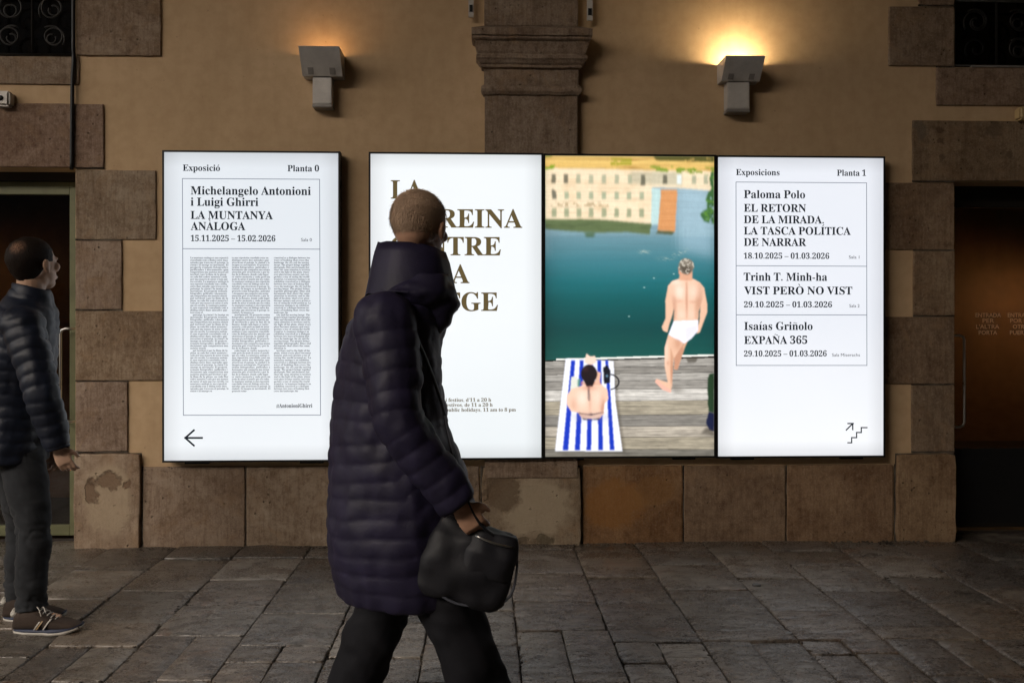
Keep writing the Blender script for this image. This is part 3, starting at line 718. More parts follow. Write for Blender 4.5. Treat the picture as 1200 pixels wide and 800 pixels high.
for a in (("Exposicions", 862.5, 205.3, 913.6, 7), ("Planta 1", 980.8, 206, 1014.8, 7), ("Paloma Polo", 871.7, 232.1, 943.5, 9.2), ("EL RETORN", 871.7, 248.1, 944.6, 9), ("DE LA MIRADA.", 871.7, 261.6, 965.5, 9), ("LA TASCA POLÍTICA", 871.7, 274.8, 997, 9), ("DE NARRAR", 871.7, 288.1, 944.8, 9), ("18.10.2025 – 01.03.2026", 871.5, 303, 971.8, 6.6),
          ("Trinh T. Minh-ha", 871.5, 328.8, 969.4, 9.2), ("VIST PERÒ NO VIST", 871.9, 344.8, 998.8, 9), ("29.10.2025 – 01.03.2026", 871.8, 360, 975, 6.6), ("Isaías Griñolo", 872, 386.5, 952.3, 9.2), ("EXPAÑA 365", 872, 402.8, 946, 9), ("29.10.2025 – 01.03.2026", 871.8, 417.5, 968.8, 6.6)): L.one('text_line', M['ink'], b4, *a, YT)
for a in (("Sala 1", 994.8, 303, 1007.1), ("Sala 2", 995.3, 360, 1007.3), ("Sala Miserachs", 975, 417.5, 1007.8)): L.one('text_line', M['ink'], b4, *a, 3.5, YT, serif=False)
L.stroke([(991.3, 504), (999, 496.3)], 1.5, YT); L.stroke([(993, 496), (999.9, 496)], 1.5, YT-.0003); L.stroke([(999.3, 495.6), (999.3, 503)], 1.5, YT-.0006)
L.make('arrow', M['ink'], b4); L = Letters()
L.stroke([(993, 518.5), (998, 518.5), (998, 512.5), (1003.8, 512.5), (1003.8, 506.5), (1009.3, 506.5), (1009.3, 500.8), (1016, 500.8)], 1.4, YT)
L.make('stair_symbol', M['ink'], b4)
L = Letters()
for p_ in (((862.5, 213.4), (1015.5, 214.4)), ((862.6, 311.3), (1015.5, 312)), ((862.6, 368.8), (1015.7, 369)), ((862.7, 428), (1015.8, 428))): L.rule(M['rule'], b4, p_, .8, YT)
L.rule(M['rule'], b4, ((862.5, 213.2), (862.8, 428.2)), .8, YT-.0004); L.rule(M['rule'], b4, ((1015.5, 214.2), (1015.9, 428.2)), .8, YT-.0004)

# ---- the back-lit photograph: flat print held as colours on a fine mesh
def build_print():
    x0, z0, x1, z1 = r3; nx, nz = 384, 690; Y = -BD+.003
    U, V = np.meshgrid(np.linspace(638.5, 837.8, nx), np.linspace(181.5, 534.5, nz))
    rng = np.random.RandomState(3)
    def blur(a, k):
        for _ in range(2):
            for ax in (0, 1):
                a = (np.roll(a, k, ax)+np.roll(a, -k, ax)+a)/3
        return a
    def fbm(sx, sy, seed, oct=4):
        r = np.random.RandomState(seed); out = np.zeros(U.shape); am = 1
        for o_ in range(oct):
            cx, cy = max(2, int(nx/sx)), max(2, int(nz/sy)); g = r.rand(cy+2, cx+2)
            yy = (V-181.5)/353*cy; xx = (U-638.5)/199.3*cx; yi = np.clip(yy.astype(int), 0, cy); xi = np.clip(xx.astype(int), 0, cx)
            fy, fx = yy-yi, xx-xi; fy = fy*fy*(3-2*fy); fx = fx*fx*(3-2*fx)
            out += am*((g[yi, xi]*(1-fx)+g[yi, xi+1]*fx)*(1-fy)+(g[yi+1, xi]*(1-fx)+g[yi+1, xi+1]*fx)*fy); am *= .5; sx /= 2; sy /= 2
        return out/2-.47
    img = np.zeros(U.shape+(3,))
    def s2l(c): c = np.array(c, float)/255; return np.where(c < .04, c/12.92, ((c+.055)/1.055)**2.4)
    wob = fbm(60, 10, 11)*1.6
    def mask(poly, soft=1, w=0.0):
        uu = U+w*wob*1.4; vv = V+w*wob; m = np.zeros(U.shape, bool); n = len(poly)
        for i in range(n):
            xa, ya = poly[i]; xb, yb = poly[(i+1) % n]
            if ya == yb: continue
            c = ((ya > vv) != (yb > vv)) & (uu < (xb-xa)*(vv-ya)/(yb-ya)+xa); m ^= c
        m = m.astype(float); return blur(m, soft) if soft else m
    def put(m, col, a=1.0):
        nonlocal img
        c = s2l(col) if not isinstance(col, np.ndarray) else col
        img = img*(1-(m*a)[..., None])+c*(m*a)[..., None]
    def lerp_rows(stops):
        vs_ = [s[0] for s in stops]; return np.stack([np.interp(V, vs_, [s2l(s[1])[k] for s in stops]) for k in range(3)], -1)
    img = lerp_rows([(181, (160, 180, 190)), (262, (140, 168, 180)), (285, (112, 152, 162)), (305, (82, 140, 150)), (330, (44, 124, 130)), (352, (24, 108, 110)), (385, (14, 90, 90)), (405, (24, 98, 94)), (420, (34, 104, 98)), (535, (50, 100, 95))])
    img *= (1+.10*fbm(120, 6, 5)+.05*fbm(12, 3, 6))[..., None]
    rp = mask([(796, 216), (836, 220), (838, 300), (796, 290)], 9); put(rp, (170, 195, 208), .6)
    # reflected bank and buildings
    put(mask([(636, 196), (840, 198), (840, 222), (796, 219), (765, 218), (764, 262), (636, 258)], 1, .5), (232, 216, 190))
    tint = fbm(30, 20, 21); put(np.clip(tint*2, 0, .5)*mask([(636, 196), (764, 196), (764, 260), (636, 256)], 1), (218, 192, 158))
    put(mask([(739, 200), (800, 200), (800, 216), (739, 214)], 2), (178, 178, 160), .6)
    for i, wx in enumerate((648.3, 662.8, 677.5, 692.2, 707.5, 722.7, 738, 753.5, 779.5, 796.5, 814, 828)):
        dkc = (95, 95, 80) if i in (0, 1, 7, 8) else ((225, 235, 235) if i == 9 else (168, 172, 150))
        put(mask([(wx-2.5, 203.5), (wx+2.5, 203.5), (wx+2.7, 214+(i == 7)*2), (wx-2.7, 214+(i == 7)*2)], 1, .3), dkc, .85)
    for i, wx in enumerate((649, 663.5, 678, 692.3, 707.5, 722.5, 737, 752)):
        put(mask([(wx-2.6, 224-(i == 0)*4), (wx+2.6, 224), (wx+2.6, 232.5), (wx-2.6, 232.5)], 1, .3), (90, 95, 85) if i == 0 else (160, 172, 148), .85)
        put(mask([(wx-2.7, 243), (wx+2.7, 243), (wx+2.9, 253.5), (wx-2.9, 253.5)], 1, .4), (150, 160, 132), .85)
    t2 = (fbm(6, 5, 33) > .04)*mask([(645, 236), (713, 236), (713, 241), (645, 241)], 1); put(t2, (150, 130, 95), .6)
    put(mask([(764, 219), (775, 221), (772, 262), (763, 262)], 1, .8), (190, 214, 214)); 
    put(mask([(775, 221), (794.3, 221), (791.5, 271), (771, 269)], 1, .5), (212, 158, 108)); put(mask([(771, 269), (792, 270), (788, 274), (768, 272)], 1, .8), (90, 100, 70))
    for q in range(6): put(mask([(775, 225+q*8), (793, 225+q*8), (793, 225.8+q*8), (775, 225.8+q*8)], 1, 1), (200, 135, 80), .5)
    put(mask([(636, 256), (700, 256), (764, 261), (761, 273.5), (735, 271), (700, 272), (636, 268)], 1, 1), (104, 122, 84)); put(mask([(684, 271), (697, 271), (696, 277), (686, 277)], 2, 1), (88, 118, 92))
    put(np.clip(fbm(20, 5, 40)*2, 0, .6)*mask([(636, 257), (764, 262), (761, 272), (636, 268)], 1), (72, 92, 60))
    put(mask([(636, 178), (840, 178), (840, 199), (636, 196)], 1, .6), (222, 190, 120))
    fol = fbm(16, 6, 50); st = fbm(60, 2.5, 51)
    put(np.clip(st*3, 0, .8)*mask([(636, 178), (840, 178), (840, 198), (636, 196)], 1), (160, 120, 55))
    put((fol > 0)*mask([(762, 193), (840, 194), (840, 203), (762, 199)], 1, 1), (140, 160, 60)); put((fol > -.1)*mask([(636, 190), (650, 191), (648, 197), (636, 198)], 1, 1), (140, 165, 40))
    put((fol > -.05)*mask([(715, 184), (740, 184), (740, 192), (715, 192)], 1, 1), (165, 160, 40)); put((fol > -.12)*mask([(764, 179), (840, 179), (840, 188), (770, 187)], 1, 1), (95, 95, 35)); put(mask([(636, 178), (648, 178), (646, 183), (636, 184)], 1), (120, 130, 50))
    put(mask([(636, 187.5), (840, 188.5), (840, 189.5), (636, 188.5)], 1, .4), (250, 225, 150), .7)
    gf = mask([(833, 199), (840, 199), (840, 262), (826, 258), (822, 250), (830, 244), (828, 226), (834, 218)], 1, 3); put(gf*(fbm(8, 6, 61) > -.2), (58, 112, 62)); put(gf*(fbm(6, 4, 62) > .08), (110, 160, 60), .7)
    # the reflection is soft and slightly smeared downwards
    top_ = np.clip((278-V)/4, 0, 1)[..., None]; sm = img.copy()
    for k_ in (1, 2, 1): sm = (np.roll(sm, k_, 0)+np.roll(sm, -k_, 0)+sm)/3
    sm = (np.roll(sm, 1, 1)+np.roll(sm, -1, 1)+2*sm)/4; jt = (1+.16*fbm(50, 3, 300)+.10*fbm(5, 14, 301))[..., None]
    img = img*(1-top_)+(sm*.96+.04*s2l((250, 238, 215)))*1.04*jt*top_
    img *= (1+.07*fbm(150, 2.2, 310)*(V < 418))[..., None]; img *= (1-.22*np.exp(-(U-638)/16)*(V > 262)*(V < 420))[..., None]
    # swirls on the water
    sw = np.exp(-((U-755)/6)**2-((V-294)/2.4)**2)+np.exp(-((U-796-(V-296)*-1.6)/5)**2-((V-296)/5)**2)+.6*np.exp(-((U-781)/9)**2-((V-302)/2)**2); put(np.clip(sw, 0, 1)*np.clip(fbm(5, 2.5, 70)*3+.3, 0, 1), (196, 205, 195), .75)
    for (cx, cy) in ((766.5, 325), (755, 336), (790, 320), (737, 370)): put(np.exp(-((U-cx)/1)**2-((V-cy)/.7)**2), (200, 220, 215), .8)
    # deck
    top = lambda u: 421.5-(u-638)*.0285
    deck = np.clip((V-(421.5-(U-638)*.0285))*1.5+.5, 0, 1); joints = [421, 430, 437.5, 446, 456, 469.5, 486, 499.5, 512, 526.5, 540]
    dc = np.zeros_like(img)
    for i in range(len(joints)-1):
        sl = -.018+.004*i; a = V+(U-738)*-sl*-1; m = ((V-(U-738)*(-.02+.003*i)) >= joints[i]) & ((V-(U-738)*(-.02+.003*(i+1))) < joints[i+1])
        base = s2l([(172, 168, 162), (154, 150, 144), (180, 176, 170), (164, 160, 154), (204, 200, 194), (176, 168, 152), (148, 144, 138), (188, 180, 168), (172, 164, 148), (140, 136, 128)][i]); gr = fbm(60, 1.6, 90+i, 4)+.5*fbm(14, 4, 120+i)
        dc[m] = (base*(1+.9*gr[..., None]))[m]
        jl = np.exp(-((V-(U-738)*(-.02+.003*(i+1))-joints[i+1])/.55)**2); dc *= (1-.72*jl)[..., None]
    img = img*(1-deck[..., None])+dc*deck[..., None]
    put(mask([(651, 419.6), (837.8, 414.6), (837.8, 417), (651, 421.8)], 0), (232, 232, 226)); put(mask([(804, 418), (818, 418), (816, 424), (806, 424)], 1, 2), (90, 85, 75), .7)
    # towel
    put(mask([(661, 420), (720, 422), (725, 472), (733, 530), (652, 530)], 2), (90, 84, 74), .5)
    put(mask([(662.5, 419.5), (718.8, 422.5), (721, 470), (729.3, 528.8), (650, 528)], 1), (240, 241, 248))
    for (a, b, c, d) in ((668.8, 673.8, 658.8, 665.5), (679, 683.8, 673, 679.3), (689.5, 694.5, 686.8, 692.5), (699.5, 704.3, 700.8, 706.5), (709, 712.5, 714.3, 720)): put(mask([(a, 421.5), (b, 421.8), (d, 527), (c, 527)], 1), (26, 74, 196))
    # seated bather
    sk = (238, 206, 186)
    put(mask([(669, 441), (676, 440), (677, 455), (667, 465)], 1), (225, 225, 215)); put(mask([(676, 444), (680, 443), (679, 452), (676, 453)], 1), (110, 160, 130), .8)
    put(mask([(684.5, 424), (687, 413.5), (691, 417), (697, 416.5), (698.5, 424), (692, 428)], 1), (240, 215, 200))
    put(mask([(670, 455), (680, 452), (688, 447), (700, 446), (706, 451), (711.5, 456), (712.8, 467), (708, 473), (707.5, 484), (702, 490.5), (682, 490), (677, 483), (669, 481.5), (664, 474), (663.5, 463)], 1), sk)
    put(mask([(676, 470), (678.5, 481), (682, 488), (679, 484)], 1), (200, 160, 140), .7); put(mask([(708, 466), (707, 478), (705, 484), (704, 478)], 1), (200, 160, 140), .7)
    put(mask([(681, 446), (703, 446), (704, 450), (680, 450)], 1), (208, 150, 130), .7); put(mask([(698, 434), (704, 436), (702, 450), (697, 450)], 1), (228, 190, 170))
    put(mask([(688, 451), (690.5, 451), (691.5, 469), (688.5, 469)], 1), (70, 65, 75), .85); put(mask([(678, 483), (692, 485), (707, 482), (707, 483.2), (692, 486.4), (678, 484.4)], 1), (70, 56, 60), .8); put(mask([(682, 489), (692, 491), (703, 489), (702, 491.5), (683, 491.5)], 1), (60, 45, 60), .8); put(np.exp(-((U-692)/2.2)**2-((V-485)/1.5)**2), (60, 50, 55), .8)
    h = ((U-690)/9.6)**2+((V-437.5)/11)**2 < 1; put(blur(h.astype(float), 1), (44, 30, 40)); put(mask([(684, 445), (697, 445), (694, 453), (687, 453)], 1), (38, 26, 38)); put(np.exp(-((U-686)/3)**2-((V-432)/3)**2), (100, 70, 70), .5)
    put(mask([(706.5, 430), (711, 427), (715.5, 434), (714.5, 448), (707.5, 449.5)], 1, .5), (22, 28, 48)); ring = np.abs(np.hypot((U-713)/12, (V-447)/9)-1); put(np.exp(-(ring/.09)**2)*(U > 715), (40, 40, 48)); put(np.exp(-((U-711)/1.4)**2-((V-440)/1.5)**2), (120, 150, 170))
    # standing bather
    sk2 = (232, 196, 172)
    put(mask([(812, 388), (802, 402), (796, 410), (790, 432), (792, 433), (795, 430), (801, 412), (806, 400)], 1), (222, 180, 152)); put(mask([(800, 402), (790, 415), (791, 432), (794.5, 433), (797, 424), (802, 410)], 1), (205, 160, 135))
    put(mask([(783.7, 391), (779, 408), (779.5, 430), (783, 448), (777, 446), (769.5, 443.5), (768, 447), (777, 456), (786.5, 459.5), (788, 452), (788.5, 430), (790, 420), (797.5, 408), (803, 400)], 1), sk2)
    put(mask([(770, 444), (768, 447), (777, 456), (786, 459.5), (787, 457), (777, 451)], 1), (240, 190, 175)); put(mask([(786, 405), (789.5, 418), (788.5, 440), (787, 452), (786, 430)], 1), (200, 155, 125), .55)
    put(mask([(783.3, 334), (780, 352), (780.5, 372), (775.8, 382.5), (777.5, 387), (782.5, 389), (784, 382), (788.5, 368), (792, 352), (792, 338)], 1), sk2)
    put(mask([(826, 336.3), (829.6, 355), (829.8, 365), (824.5, 379), (821, 388.5), (817.5, 390.5), (817, 385), (820.5, 376), (821.5, 360), (819, 345)], 1), sk2)
    put(mask([(783.3, 334), (788, 328.5), (796.5, 325.6), (813, 325.6), (821, 330), (826, 336.3), (824.5, 350), (819.5, 364), (818.7, 378), (790, 378), (791, 364), (787, 350)], 1), (236, 202, 180))
    put(mask([(797, 316), (812, 316), (812, 328), (796.5, 328)], 1), (222, 178, 152)); put(mask([(804, 330), (806, 330), (806.5, 372), (804.8, 372)], 1), (208, 165, 140), .55)
    put(mask([(789, 345), (793, 348), (793.5, 372), (790, 376)], 2), (205, 160, 135), .5); put(mask([(816, 345), (821, 350), (818.5, 374), (814, 372)], 2), (208, 165, 138), .45); put(mask([(793, 334), (801, 338), (800, 350), (794, 346)], 2), (246, 218, 200), .6)
    put(mask([(790, 375.5), (818.7, 374.5), (818.7, 387), (811, 396), (802.5, 402), (793, 397), (783.7, 391.5)], 1), (242, 240, 248)); put(mask([(803, 383), (818, 380), (818.5, 387), (808, 397), (803, 399)], 2), (214, 212, 226), .5)
    put(mask([(795.5, 312), (799, 311), (799, 321), (796, 320)], 1), (225, 170, 145)); h = ((U-804.7)/9.2)**2+((V-311)/9.2)**2+.25*fbm(5, 5, 200) < 1; put(blur(h.astype(float), 1), (150, 142, 130))
    put(mask([(797, 309), (812, 312), (810, 319), (805, 321), (799, 316)], 2), (88, 78, 68), .75); put(h*(fbm(4, 4, 201) > .05), (215, 208, 196), .6)
    def shade(cx, cy, rx, ry, col, a, clip): put(np.exp(-((U-cx)/rx)**2-((V-cy)/ry)**2)*clip, col, a)
    mt = mask([(783.3, 334), (788, 328.5), (796.5, 325.6), (813, 325.6), (821, 330), (826, 336.3), (824.5, 350), (819.5, 364), (818.7, 375), (790, 375), (791, 364), (787, 350)], 1)
    for q_ in ((821, 352, 5, 22, (196, 150, 126), .6), (789, 360, 3.5, 16, (205, 160, 138), .5), (797, 340, 6, 8, (250, 226, 212), .7), (813, 341, 6, 8, (246, 220, 204), .6), (805.3, 350, 1.6, 24, (204, 158, 136), .55), (799, 368, 5, 6, (247, 220, 204), .5), (811, 368, 5, 6, (244, 214, 198), .4), (793, 330, 6, 3, (250, 228, 214), .6), (796, 352, 5, 2, (210, 168, 146), .4), (813, 353, 5, 2, (206, 162, 140), .4)): shade(*q_, mt)
    ml = mask([(783.7, 391), (779, 408), (779.5, 430), (783, 448), (788, 452), (788.5, 430), (790, 420), (797.5, 408), (803, 400)], 1)
    for q_ in ((781, 412, 2.5, 18, (248, 222, 206), .6), (795, 402, 5, 8, (200, 152, 126), .6), (788, 436, 2, 16, (196, 146, 120), .6), (783, 425, 2, 3, (204, 158, 136), .5)): shade(*q_, ml)
    mw = mask([(670, 455), (680, 452), (700, 450), (711.5, 456), (712.8, 467), (708, 473), (707.5, 484), (702, 490), (682, 490), (677, 483), (664, 474), (663.5, 463)], 1)
    for q_ in ((682, 466, 7, 9, (252, 232, 220), .6), (700, 465, 6, 9, (248, 224, 210), .5), (691, 472, 2, 14, (214, 174, 154), .5), (706, 476, 3.5, 12, (206, 160, 138), .6), (672, 474, 4, 8, (214, 172, 150), .5), (690, 454, 9, 3, (206, 150, 132), .5), (684, 486, 6, 3, (216, 178, 158), .5)): shade(*q_, mw)
    put(mask([(787, 452), (800, 455), (806, 460), (790, 460)], 3), (90, 82, 72), .4); put(mask([(668, 484), (712, 484), (716, 493), (672, 494)], 4)*.5, (120, 120, 150), .5)
    # bags at the right edge
    put(mask([(838.5, 437), (832, 438), (830, 448), (831, 482), (838.5, 484)], 1, 1), (50, 82, 56)); put(mask([(838.5, 484), (831, 482), (828, 496), (832, 504), (838.5, 506)], 1, 1), (26, 42, 84)); put(mask([(838, 506), (829, 500), (822, 508), (838, 511)], 2), (70, 64, 56), .6)
    img = (img*2+np.roll(img, 1, 0)+np.roll(img, -1, 0)+np.roll(img, 1, 1)+np.roll(img, -1, 1))/6; img = np.clip((np.clip(img, 0, 2)**1.28)*1.27*(1+.03*rng.randn(*U.shape))[..., None], 0, 1.3)
    e = np.minimum(np.minimum(U-638.5, 837.8-U), np.minimum(V-181.5, 534.5-V)); img *= (1-.22*np.exp(-e/5))[..., None]
    X = np.linspace(x0, x1, nx); Z = np.linspace(z1, z0, nz); XX, ZZ = np.meshgrid(X, Z)
    co = np.stack([XX, np.full_like(XX, Y), ZZ], -1).reshape(-1, 3)
    idx = np.arange(nx*nz).reshape(nz, nx); q = np.stack([idx[:-1, :-1], idx[1:, :-1], idx[1:, 1:], idx[:-1, 1:]], -1).reshape(-1, 4)
    me = bpy.data.meshes.new('printed_photograph'); nq = len(q)
    me.vertices.add(nx*nz); me.vertices.foreach_set('co', co.ravel()); me.loops.add(nq*4); me.loops.foreach_set('vertex_index', q.ravel())
    me.polygons.add(nq); me.polygons.foreach_set('loop_start', np.arange(nq)*4); me.polygons.foreach_set('loop_total', np.full(nq, 4)); me.update(calc_edges=True)
    ca = me.color_attributes.new('print', 'FLOAT_COLOR', 'POINT'); c4 = np.concatenate([img.reshape(-1, 3), np.ones((nx*nz, 1))], 1); ca.data.foreach_set('color', c4.ravel())
    k = NT('backlit_print'); at = k.n('Attribute', attribute_name='print'); k.l(at.outputs['Color'], k.b.inputs['Emission Color']); k.b.inputs['Emission Strength'].default_value = .555
    k.b.inputs['Base Color'].default_value = (.05, .05, .05, 1); k.b.inputs['Roughness'].default_value = .3; k.b.inputs['Specular IOR Level'].default_value = .2
    mobj('printed_photograph', me, k.m, b3)
build_print()

# ------------------------------------------------------------------ wall lamps
def sconce(px0, px1, pyT, pyB, sx0, sx1, pyS, skew, em, label, rot):
    # px0..px1 wall-side width, pyT rim, pyB foot of the shade, sx0..sx1 stem
    pr = .20; xw0 = P(px0, pyT).x; xw1 = P(px1, pyT).x; zt_ = P((px0+px1)/2, pyT).z; zb = P((px0+px1)/2, pyB, -.03).z
    t = empty('wall_lamp', ((xw0+xw1)/2, 0, zb), label, 'wall lamp')
    bm = bmesh.new(); th = .006
    A = [(xw0, 0, zt_), (xw0, -pr, zt_), (xw0+.002, -.09, zb), (xw0+.002, 0, zb)]
    B = [(x+(xw1-xw0), y, z) for x, y, z in A]
    def plate(q):
        vs_ = [Vector(p) for p in q]; n = (vs_[1]-vs_[0]).cross(vs_[2]-vs_[0]).normalized()*th
        a = [bm.verts.new(p) for p in vs_]; b = [bm.verts.new(p+n) for p in vs_]; m = len(a)
        bm.faces.new(a); bm.faces.new(b[::-1])
        for i in range(m): bm.faces.new((a[i], b[i], b[(i+1) % m], a[(i+1) % m]))
    plate([A[1], B[1], B[2], A[2]][::-1]); plate(A); plate(B[::-1])
    plate([A[2], B[2], B[3], A[3]])
    bmesh.ops.recalc_face_normals(bm, faces=bm.faces)
    sh = bobj('lamp_shade', bm, M['lamp_metal'], t)
    for f in (.16, .70):      # dark slots near the foot of the front plate
        bm = bmesh.new()
        for (a0, a1) in ((f, f+.14),):
            x_0 = xw0+(xw1-xw0)*a0; x_1 = xw0+(xw1-xw0)*a1; c = []
            for (x, k_) in ((x_0, .04), (x_1, .04), (x_1, .28), (x_0, .28)):
                y = -.09+(-pr+.09)*k_; z = zb+(zt_-zb)*k_; c.append(bm.verts.new((x, y-.009, z-.002)))
            bm.faces.new(c)
            c2 = [bm.verts.new(v_.co+Vector((0, .004, .001))) for v_ in c]; bm.faces.new(c2[::-1])
            for i in range(4): bm.faces.new((c[i], c2[i], c2[(i+1) % 4], c[(i+1) % 4]))
        bobj('slot', bm, M['lamp_dark'], t)
    xs0 = P(sx0, pyS).x; xs1 = P(sx1, pyS).x; zs = P((sx0+sx1)/2, pyS, -.08).z
    boxo('stem', (xs0, -.085, zs+.02), (xs1, 0, zb-.001), M['lamp_metal'], t, .004)
    boxo('stem_foot', (xs0-.002, -.087, zs), (xs1+.002, 0, zs+.019), M['lamp_dark'], t, .003)
    bm = bmesh.new(); tube(bm, [(xw0+.06, -.125, zt_-.014), (xw1-.06, -.125, zt_-.014)], .012, 12)
    bobj('bulb', bm, em, t, True)
    return t
e_left = emis('dim_orange_bulb', (1, .58, .26), 20); e_right = emis('bright_warm_bulb', (1, .78, .46), 175)
sconce(358, 404, 66.5, 92.5, 369.5, 391.5, 126, 0, e_left, 'dimly glowing wall lamp above the panel headed Planta 0', 0)
sconce(840, 884, 77, 98, 848, 873.5, 131.5, 0, e_right, 'brightly lit wall lamp above the photograph and the Planta 1 panel', 0)

# ------------------------------------------------------------------ small wall fittings
bm = bmesh.new(); pts = [P(86.5, -120, -.02), P(86, 40, -.025), P(86.5, 67, -.02), P(85, 95, -.028), P(84.5, 140, -.028), P(84, 199, -.028)]
tube(bm, pts, .012, 8, 5); tag(bobj('cable', bm, M['black'], None, True), 'black cable running down the wall beside the left barred window', 'cable')
bm = bmesh.new()
for px, dx in ((88, -.01), (84.5, 0), (84.5, 0)):
    pass
def fitting(px0, px1, py0, py1, label, mat):
    Y = -.07; a = P(px0, py0, Y); b = P(px1, py1, Y); t = empty('sensor_box', ((a.x+b.x)/2, 0, b.z), label, 'sensor')
    bm = bmesh.new(); box(bm, (a.x, -.07, b.z), (b.x, -.0, a.z)); bmesh.ops.bevel(bm, geom=bm.edges[:], offset=.012, segments=3, affect='EDGES'); bobj('housing', bm, mat, t, False)
    bm = bmesh.new(); ell(bm, Vector(((a.x+b.x)/2, -.072, (a.z+b.z)/2)), (.016, .008, .016)); bobj('lens', bm, M['black'], t, True)
fitting(-9, 10.5, 106, 124, 'small grey sensor box on the plaster under the left barred window', M['lamp_metal'])
fitting(1196, 1215, 124.5, 140, 'small tan sensor box on the plaster under the right barred window', simple('tan_plastic', (.5, .36, .18), .5))
for px0, px1, py1, lb in ((549, 555, 20, 'slim metal banner rail on the left side of the stone pilaster'), (688, 694.5, 24, 'slim metal banner rail on the right side of the stone pilaster')):
    a = P(px0, -120, -.05); b = P(px1, py1, -.05); t = empty('banner_rail', ((a.x+b.x)/2, 0, b.z), lb, 'bracket', 'banner rails beside the pilaster')
    bm = bmesh.new(); box(bm, (a.x, -.05, b.z), (b.x, -.035, a.z)); box(bm, (a.x+.004, -.035, b.z+.35), (b.x-.004, 0, b.z+.40)); bobj('rail', bm, M['lamp_metal'], t)
    boxo('clip', (a.x+.006, -.056, b.z+.03), (b.x-.006, -.05, b.z+.07), M['black'], t)
for px, py, lb in ((886.5, 684.5, 'round steel stud set in the paving below the Planta 1 panel'), (924.5, 741.5, 'flattened silver bottle cap lying in a joint of the paving')):
    g = G(px, py, .007); bm = bmesh.new(); R_ = .022 if px < 900 else .015
    loft(bm, [(g+Vector((0, 0, -.012)), Vector((R_, 0, 0)), Vector((0, R_, 0))), (g, Vector((R_, 0, 0)), Vector((0, R_, 0))), (g+Vector((0, 0, .0035)), Vector((R_*.85, 0, 0)), Vector((0, R_*.85, 0)))], 20)
    bmesh.ops.translate(bm, verts=bm.verts, vec=-g); o = bobj('floor_stud' if px < 900 else 'bottle_cap', bm, simple('worn_zinc', (.16, .155, .15), .5, .6)); o.location = g; tag(o, lb, 'stud' if px < 900 else 'bottle cap')

# ------------------------------------------------------------------ people
def hand(bm, wrist, dirv, back, thumb, curl=.5, s=1.0):
    """wrist position, finger direction, back-of-hand normal, thumb side direction"""
    d = dirv.normalized(); th = (thumb - d*thumb.dot(d)).normalized(); bk = (back-d*back.dot(d)-th*back.dot(th)).normalized()
    loft(bm, [(wrist-d*.03*s, th*.026*s, bk*.019*s), (wrist, th*.027*s, bk*.018*s), (wrist+d*.03*s, th*.036*s, bk*.016*s), (wrist+d*.065*s, th*.041*s, bk*.014*s), (wrist+d*.088*s, th*.038*s, bk*.011*s)], 14)
    for i, (off, ln) in enumerate(((.030, .070), (.011, .080), (-.010, .074), (-.029, .058))):
        p = wrist+d*.08*s+th*off*s; dd = (d+th*off*2.2).normalized(); pts = [p-d*.012*s, p]
        ang = curl*(.55+.12*i)
        for sg in (.45, .32, .23):
            ax = dd.cross(bk).normalized(); dd = Matrix.Rotation(-ang, 3, ax) @ dd; p = p+dd*(ln*sg*s); pts.append(p.copy()); ang = curl*(.8+.1*i)
            bk2 = bk
        tube(bm, pts, [.0094*s, .0088*s, .0082*s, .0076*s, .0064*s], 8, 2)
    p = wrist+d*.022*s+th*.028*s; dd = (d*.75+th*.6-bk*.35).normalized()
    tube(bm, [p-th*.012*s, p+dd*.02*s, p+dd*.046*s, p+dd*.05*s+d*.022*s-bk*.008*s], [.014*s, .0125*s, .0105*s, .008*s], 8, 2)
def head(bm, c, f, l, s=1.0, hs=1.0):
    """c head centre (between the ears), f facing, l the person's left"""
    f = f.normalized(); u = f.cross(l).normalized(); l = u.cross(f)
    rot = Matrix((f, l, u)).transposed()
    E_ = lambda x, y, z, a, b, c_: ell(bm, c+f*x*s+l*y*s+u*z*s, (a*s, b*s, c_*s), rot)
    E_(-.012, 0, .030, .097, .076, .088); E_(-.035, 0, .0, .070, .068, .075); E_(.022, 0, .005, .070, .067, .085)
    E_(.030, 0, -.045, .056, .056, .058); E_(.045, 0, -.082, .038, .036, .030); E_(.000, 0, -.060, .055, .058, .045)
    E_(.078, 0, .024, .018, .050, .011); E_(.078, 0, -.060, .020, .026, .012); E_(.076, 0, -.059, .012, .021, .011)
    for y in (-1, 1): E_(.066, y*.046, -.012, .02, .018, .02)
    P_ = lambda x, y, z: c+f*x*s+l*y*s+u*z*s
    tube(bm, [P_(.086, 0, .018), P_(.098, 0, -.004), P_(.105, 0, -.022), P_(.088, 0, -.034)], [.008*s, .009*s, .0115*s, .009*s], 10, 2)
    for y in (-1, 1):
        E_(.096, y*.011, -.028, .010, .008, .008)
        E_(-.004, y*.083, -.004, .017, .010, .030); E_(-.010, y*.092, .004, .017, .005, .024); E_(-.002, y*.084, -.028, .009, .008, .011)
    return P_
